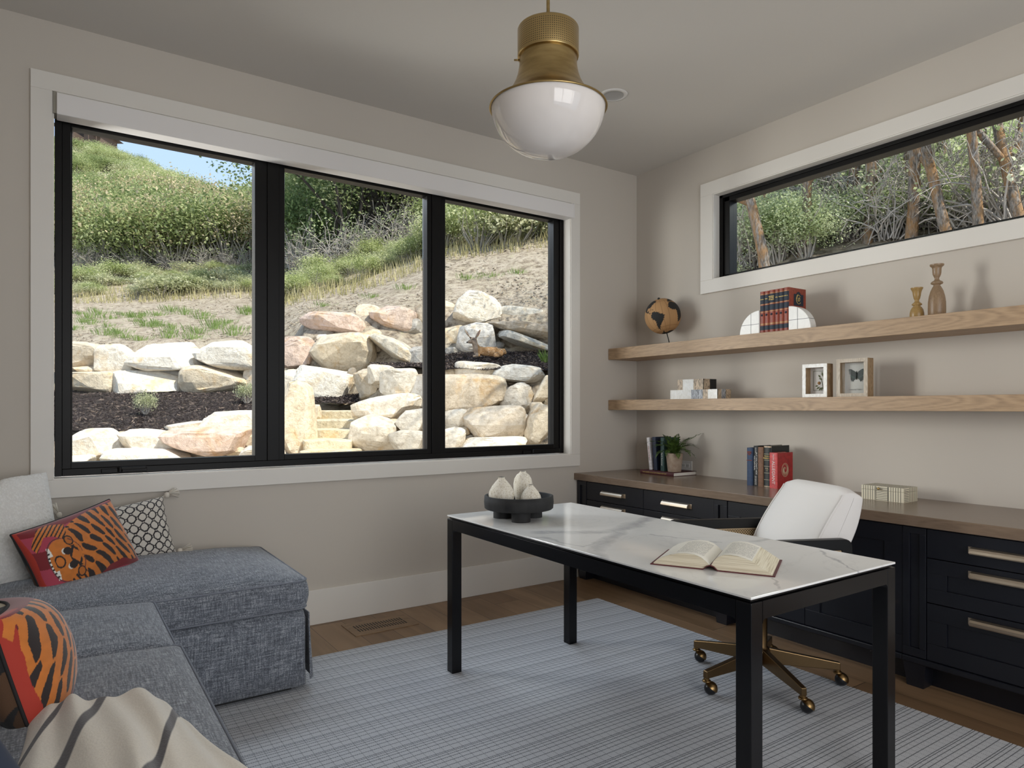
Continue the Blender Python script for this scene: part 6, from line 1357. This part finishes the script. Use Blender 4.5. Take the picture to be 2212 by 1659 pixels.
# ---- trees
def limb(m_, rs, p, d, L, r, depth, tips, mi=0, bend=.25, n=5, seg=7):
    pts = [p.copy()]; rad = [r]; q = p.copy(); d = d.normalized()
    for k in range(n):
        d = (d + Vector((rs.gauss(0, bend), rs.gauss(0, bend), rs.gauss(.05, bend * .5))) * .5).normalized(); q = q + d * L / n; pts.append(q.copy()); rad.append(r * (1 - .55 * (k + 1) / n))
    m_.tube(pts, rad, seg, mi, cap=False)
    if depth <= 0: tips += pts[2:]; return
    for k in range(rs.choice((2, 3))):
        j = rs.randint(2, n); nd = (d + Vector((rs.gauss(0, .7), rs.gauss(0, .7), rs.gauss(.15, .4)))).normalized(); limb(m_, rs, pts[j], nd, L * rs.uniform(.45, .7), rad[j] * .7, depth - 1, tips, mi, bend, 4, 5)
    tips.append(q)
def treemeshes(name, seed, H, r, leaf, nleaf, size, barkm, lean=.1, depth=3, spread=.38, bend=.3, fork=1):
    rs = random.Random(seed); m_ = MB(); tips = []
    for f in range(fork): limb(m_, rs, Vector((rs.gauss(0, .08) * f, rs.gauss(0, .08) * f, -.3)), Vector((rs.gauss(0, lean), rs.gauss(0, lean), 1)), H * .72, r * (1 - .15 * f), depth, tips, 0, bend, 7, 9)
    tips = [p for p in tips if p.z > H * .28] or tips
    lm = MB(); leaves(lm, rs, tips, nleaf, size, 0, spread); return m_.mesh(name + '_trunk', barkm), lm.mesh(name + '_foliage', leaf)
def tree(ms, u, D, label, group=None, s=1., rot=0., sz=1.):
    p = ground(u, D, 0); o = thing('tree', label, 'tree', p, (0, 0, rot), group); o.scale = (s, s, s * sz)
    linkmesh('trunk', ms[0], o); linkmesh('foliage', ms[1], o); return o
OKT = [treemeshes('oak%d' % j, 200 + j, 4.4, .085, ('leaf_oak', 'leaf_dark', 'leaf_light')[j], 3600, .12, 'bark_dark', .18, 3, .40, .35, 2) for j in range(3)]
for k in range(17):
    u = 708 + 19 * k + rs.uniform(-9, 9); D = 22.5 + rs.uniform(0, 5)
    tree(OKT[k % 3], u, D, 'dark-trunked oak in the shady grove behind the brush, middle pane' if u < 940 else 'dark-trunked oak behind the pale brush, right pane', 'oaks of the dark grove' if u < 940 else 'oaks behind the right pane brush', rs.uniform(.95, 1.25) * (.6 if k == 0 else .75 if k == 1 else .85 if k == 2 else 1), rs.uniform(0, 6))
for k in range(16):
    u = 705 + 22 * k + rs.uniform(-9, 9); D = 28 + rs.uniform(0, 7); bush(('leaf_oak', 'leaf_dark')[k % 2], u, D, rs.uniform(2.2, 3.0), 'deep green thicket behind the dark grove', 'thicket behind the dark grove', 1.5, -.1, 'thicket', 'bush')
for u, D, r, kd in ((632, 24.5, 1.25, 'leaf_oak'), (664, 23.5, 1.5, 'leaf_dark'), (695, 26, 1.8, 'leaf_oak')): bush(kd, u, D, r, 'tall ' + ('olive' if kd == 'leaf_oak' else 'dark green') + ' bush at the left end of the dark grove' + (', nearest the first mullion' if u < 640 else ''), 'tall bushes at the left end of the grove', 1.7, -.05, 'thicket', 'bush')
# trees outside the high window: trunk leaning, position read along the glass
BT = [treemeshes('grove%d' % j, 300 + j, 6.5, .075, 'leaf_sunlit', 1500, .055, 'bark', .10, 3, .42, .22, 1) for j in range(5)]
lbs = ['crooked tree trunk', 'rusty-barked trunk', 'twin-stemmed trunk', 'straight grey trunk', 'slim leaning trunk', 'orange-lichened thick trunk', 'trunk bending right', 'trunk bending left', 'broad orange-brown trunk', 'pale grey forked trunk', 'thin brown trunk', 'dark slender trunk', 'twisted grey trunk']
TB = [(1612, 9.5), (1660, 8.6), (1700, 10.8), (1724, 9.0), (1762, 9.8), (1812, 9.4), (1838, 10.4), (1870, 9.0), (1908, 10.2), (1944, 9.2), (1962, 8.6), (1993, 9.0), (2030, 10), (2068, 8.0), (2112, 7.8), (2140, 9.6), (2178, 8.4), (2215, 9.2), (2245, 7.5), (2300, 8.5)]
PL = ['at the far left of the high window', 'second from the left in the high window', 'third from the left in the high window', 'left of centre in the high window', 'far back, left half of the high window', 'far back near the centre of the high window', 'behind the tall undergrowth, centre of the high window', 'further back right of centre, high window', 'deep in the grove right of centre, high window', 'right of centre, close to the glass', 'just behind the close one right of centre', 'in the right half, beside the gnarled branches', 'deep in the grove, right half', 'thickest one in the right half of the high window', 'leaning, near the right edge', 'behind the leaning one near the right edge', 'close to the right edge of the picture', 'at the right edge of the picture', 'cut off by the right edge', 'just past the right edge']
for k, (u, D) in enumerate(TB):
    tree(BT[k % 5], u, D, (lbs[k % 13] + ' ' + PL[k]), 'trees outside the high window', rs.uniform(.8, 1.1), k * 1.1, 1.)
for k in range(72):
    u = 1490 + 12.5 * k + rs.uniform(-12, 12); D = rs.uniform(8.4, 16); near = D < 10.2
    bush('fine', u, D, rs.uniform(.45, .7) if near else rs.uniform(.7, 1.1), 'sunlit undergrowth between the trunks outside the high window', 'undergrowth outside the high window', 1.15, -.2, 'undergrowth', 'shrub')
for k in range(40):
    u = 1350 + 25 * k + rs.uniform(-12, 12); D = rs.uniform(18, 30)
    bush(('leaf_light', 'leaf_oak', 'leaf_light', 'leaf_dark')[k % 4], u, D, rs.uniform(1.5, 2.3), 'green thicket deep behind the trunks outside the high window', 'deep thicket outside the high window', 1.5, -.2, 'thicket', 'bush')
# shade trees beside the house, just outside the picture, that dapple the right-hand boulders
# ---- grasses and small plants
def tuft(label, u, D, z, h, n, mt_, group, seed, name='grass_tuft', cat='grass', spread=.12):
    rs_ = random.Random(seed); m_ = MB()
    for k in range(n):
        a = rs_.uniform(0, 6.28); d = Vector((math.cos(a), math.sin(a), 0)); b0 = d * rs_.uniform(0, spread); hh_ = h * rs_.uniform(.6, 1.1); tip = b0 + d * hh_ * rs_.uniform(.15, .7) + Vector((0, 0, hh_)); w2 = Vector((-d.y, d.x, 0)) * .005
        m_.add([b0 - w2, b0 + w2, (b0 + tip) / 2 + Vector((0, 0, hh_ * .12)) + w2 * .8, tip], [(0, 1, 2), (0, 2, 3)])
    p = at(u, HOR, D); p.z = gz(u, D) if z is None else z; o = m_.build(name, mt_); o.location = p; return tag(o, label, cat, group)
for k, (u, v_, s_) in enumerate(((190, 700, .35), (215, 692, .35), (180, 712, .3), (240, 705, .28), (283, 700, .3), (256, 733, .32), (340, 700, .28), (370, 690, .4), (315, 720, .3), (425, 735, .38), (415, 748, .3), (465, 725, .3), (490, 720, .25), (160, 725, .28), (355, 722, .22), (300, 745, .25), (540, 700, .3), (880, 645, .3), (805, 640, .25), (700, 655, .2), (1010, 620, .3), (1060, 600, .25), (1120, 620, .25)) + tuple((170 + (q * 67) % 370, 692 + (q * 29) % 52, .22 + .02 * (q % 6)) for q in range(26))):
    D = 13.2 + (742 - v_) / 92 * 6.5 if u < 600 else 14.5
    D = min(max(D, 13.1), 20); tuft('tuft of green grass on the bare slope above the upper boulders', u, D, None, s_ * .5, 80, 'grass_green', 'grass tufts on the bare slope', 900 + k, spread=.28)
for k, (u, v_, D, h_, lb) in enumerate(((315, 900, 10.0, .34, 'scraggly grey-green young plant in the middle of the mulch bed'), (533, 872, 10.9, .36, 'scraggly young plant in the mulch bed near the first mullion'), (1178, 790, 11.0, .22, 'small green plant in the mulch at the right of the fawn'))):
    if k == 2: tuft(lb, u, D, 1.98, h_, 60, 'grass_green', None, 950 + k, 'young_plant', 'plant', .06)
    else:
        o = bush('leaf_sage', u, D, .19, lb, None, 2.0, 0, 'young_plant', 'plant'); o.location.z = .93 + .62 * (D - 8.95) / 3.25 + .02
rs_ = random.Random(8); m_ = MB(); og_ = ground(350, 20.5)
for k in range(2800):
    u = rs_.uniform(100, 1200); D = rs_.uniform(19.2, 22.5) if u < 600 else rs_.uniform(16.0, 18.6); p = ground(u, D) - og_; h_ = rs_.uniform(.15, .42); a = rs_.uniform(0, 6.28); d = Vector((math.cos(a), math.sin(a), 0)); w2 = Vector((-d.y, d.x, 0)) * .012
    m_.add([p - w2, p + w2, p + d * h_ * .35 + Vector((0, 0, h_))], [(0, 1, 2)])
o = m_.build('dry_grass', 'grass_dry'); o.location = og_; tag(o, 'fringe of dry yellow grass where the bare slope meets the brush', 'grass', kind='stuff')
rs_ = random.Random(9); m_ = MB(); og_ = ground(500, 15)
for k in range(2600):
    u = rs_.uniform(100, 1210); D = 12.9 + 6.5 * rs_.random() ** 1.5; p = ground(u, D) - og_; s_ = rs_.uniform(.012, .035); a0 = rs_.uniform(0, 6.28); v_ = [(s_ * rs_.uniform(.5, 1.3) * math.cos(a0 + q * 1.2566), s_ * rs_.uniform(.5, 1.3) * math.sin(a0 + q * 1.2566), -.01) for q in range(5)] + [(rs_.gauss(0, s_ * .3), rs_.gauss(0, s_ * .3), s_ * .6)]; f_ = [(q, (q + 1) % 5, 5) for q in range(5)]
    m_.add([(p.x + a, p.y + b_, p.z + c_ + .01) for a, b_, c_ in v_], f_)
o = m_.build('clods', 'dirt'); o.location = og_; tag(o, 'loose clods and pebbles scattered over the bare slope', 'soil', kind='stuff')
# ---- houses on the hilltop
MT['house_wall'] = mat('brown_timber_wall', (.11, .075, .055), .8); MT['house_roof'] = mat('dark_hip_roof', (.055, .040, .036), .8); MT['house_glass'] = mat('house_window_glass', (.15, .22, .28), .15)
def house(label, u, v0, W_, Hh, D, deck):
    b0 = at(u, v0, D); o = thing('hilltop_house', label, 'house', b0, (0, 0, -YAW))
    MB().box(-W_ / 2, W_ / 2, -4, 4, -3, Hh).build('wall', 'house_wall', o)
    m_ = MB(); e_ = 1.2; x0, x1, y0, y1, z0, z1 = -W_ / 2 - e_, W_ / 2 + e_, -5.2, 5.2, Hh - .1, Hh + 1.1
    m_.add([(x0, y0, z0), (x1, y0, z0), (x1, y1, z0), (x0, y1, z0), (x0 + W_ * .3, 0, z1), (x1 - W_ * .3, 0, z1)], [(0, 3, 2, 1), (0, 1, 5, 4), (1, 2, 5), (2, 3, 4, 5), (3, 0, 4)]); m_.build('roof', 'house_roof', o)
    for k in range(3): MB().box(-W_ * .36 + k * W_ * .26, -W_ * .36 + k * W_ * .26 + W_ * .16, -4.06, -3.98, Hh * .25, Hh * .8).build('window', 'house_glass', o)
    if deck: MB().box(W_ * .1, W_ * .62, -6.5, -4, -.2, .15).box(W_ * .1, W_ * .12, -6.4, -6.2, -3, 0).box(W_ * .58, W_ * .6, -6.4, -6.2, -3, 0).build('deck', 'house_wall', o)
house('dark timber house at the far top left of the hill', 161, 293, 5.0, 1.5, 188, False); house('dark timber house with a deck on the hilltop, right of the other', 218, 305, 4.4, 1.4, 188, True)

# ---- resting fawn
def fawn():
    p = at(1020.7, 778, 11.25); p.z = 1.83 + .42 * (11.25 - 10.3) / 1.8 + .03
    root = thing('fawn', 'spotted brown fawn lying on the mulch among the boulders, ears up', 'deer', p, (0, 0, -YAW + R(8))); s_ = 1 / 1909.
    def q(X, Y, d=0): return Vector(((X - 600) * s_ * 1.04, d, (1310 - Y) * s_ * 1.05))
    V_ = [(q(1200, 1120), .085), (q(950, 1130), .078), (q(770, 1110), .072), (q(700, 1010), .060), (q(680, 900, -.01), .047), (q(640, 790, -.015), .057), (q(560, 812, -.03), .044), (q(475, 852, -.045), .024), (q(425, 862, -.05), .014),
          (q(1420, 1120), .088), (q(1560, 1130), .060), (q(1650, 1190), .018),
          (q(720, 1200, -.03), .040), (q(800, 1260, -.08), .026), (q(640, 1285, -.10), .019), (q(590, 1290, -.11), .014),
          (q(1420, 1210, -.05), .062), (q(1250, 1250, -.10), .040), (q(1400, 1280, -.13), .020), (q(1240, 1290, -.15), .014),
          (q(700, 720, .02), .017), (q(770, 600, .04), .040), (q(845, 455, .055), .012), (q(520, 700, -.0), .020), (q(420, 575, .0), .034), (q(355, 445, .0), .012)]
    E_ = [(0, 1), (1, 2), (2, 3), (3, 4), (4, 5), (5, 6), (6, 7), (7, 8), (0, 9), (9, 10), (10, 11), (2, 12), (12, 13), (13, 14), (14, 15), (9, 16), (16, 17), (17, 18), (18, 19), (5, 20), (20, 21), (21, 22), (5, 23), (23, 24), (24, 25)]
    me = bpy.data.meshes.new('fawn'); me.from_pydata([tuple(v) for v, r in V_], E_, []); o = bpy.data.objects.new('tmp', me); COL.objects.link(o)
    sk = o.modifiers.new('skin', 'SKIN'); 
    for i, (v, r) in enumerate(V_):
        me.skin_vertices[0].data[i].radius = (r, r)
        if i in (20, 21, 22, 23, 24, 25): me.skin_vertices[0].data[i].radius = (r, r * .45)
    me.skin_vertices[0].data[0].use_root = True; ss = o.modifiers.new('sub', 'SUBSURF'); ss.levels = 2
    dg = bpy.context.evaluated_depsgraph_get(); dg.update(); m2 = bpy.data.meshes.new_from_object(o.evaluated_get(dg)); bpy.data.objects.remove(o)
    m = MT['fur'] = mat('fawn_fur', rough=.95, spec=.1); t, b = nodes(m); c = coords(t); n1 = noisetex(t, c, 14, 4); n2 = noisetex(t, c, 90, 2)
    vo = N(t, 'ShaderNodeTexVoronoi'); vo.inputs['Scale'].default_value = 42; vo.inputs['Randomness'].default_value = 1; t.links.new(c, vo.inputs['Vector']); sep = N(t, 'ShaderNodeSeparateXYZ'); t.links.new(c, sep.inputs[0])
    base = ramp(t, math_(t, 'MULTIPLY_ADD', n1, .7, math_(t, 'MULTIPLY', n2, .3)), [(.35, (.20, .105, .045)), (.5, (.36, .20, .09)), (.65, (.46, .29, .15))])
    head = math_(t, 'LESS_THAN', sep.outputs[0], .085); grey = ramp(t, n1, [(.4, (.20, .165, .135)), (.6, (.34, .29, .24))]); base = mix(t, math_(t, 'MULTIPLY', head, .7), base, grey)
    spot = math_(t, 'MULTIPLY', math_(t, 'LESS_THAN', math_(t, 'MULTIPLY_ADD', n1, .5, vo.outputs['Distance']), .48), math_(t, 'GREATER_THAN', sep.outputs[0], .14)); setcol(m, mix(t, math_(t, 'MULTIPLY', spot, .8), base, (.72, .60, .45))); bump(m, n2, .4, .01)
    m2.materials.clear(); m2.materials.append(m); m2.polygons.foreach_set('use_smooth', [True] * len(m2.polygons)); linkmesh('body', m2, root)
    for c0, r in ((q(425, 865, -.064), .013),): MB().lathe([(r * math.sin(R(a)), -r * math.cos(R(a))) for a in range(0, 181, 30)], 10, tuple(c0)).build('nose', 'rubber', root)
    for c0 in (q(600, 765, -.062), q(640, 760, .03)): MB().lathe([(.0095 * math.sin(R(a)), -.0095 * math.cos(R(a))) for a in range(0, 181, 30)], 10, tuple(c0)).build('eye', 'rubber', root)
    ie = mat('inner_ear', (.12, .085, .075), .9)
    for a, b_, dd in (((740, 660), (840, 450), -.018), ((490, 660), (360, 450), -.028)):
        p0, p1 = q(*a, dd), q(*b_, dd + .045); d = p1 - p0; sd_ = Vector((d.z, 0, -d.x)).normalized() * .016
        MB().add([p0, p0 + d * .45 + sd_, p1, p0 + d * .45 - sd_, p0 + d * .45 + Vector((0, .006, 0))], [(0, 1, 4), (1, 2, 4), (2, 3, 4), (3, 0, 4)]).build('inner_ear', ie, root)
fawn()
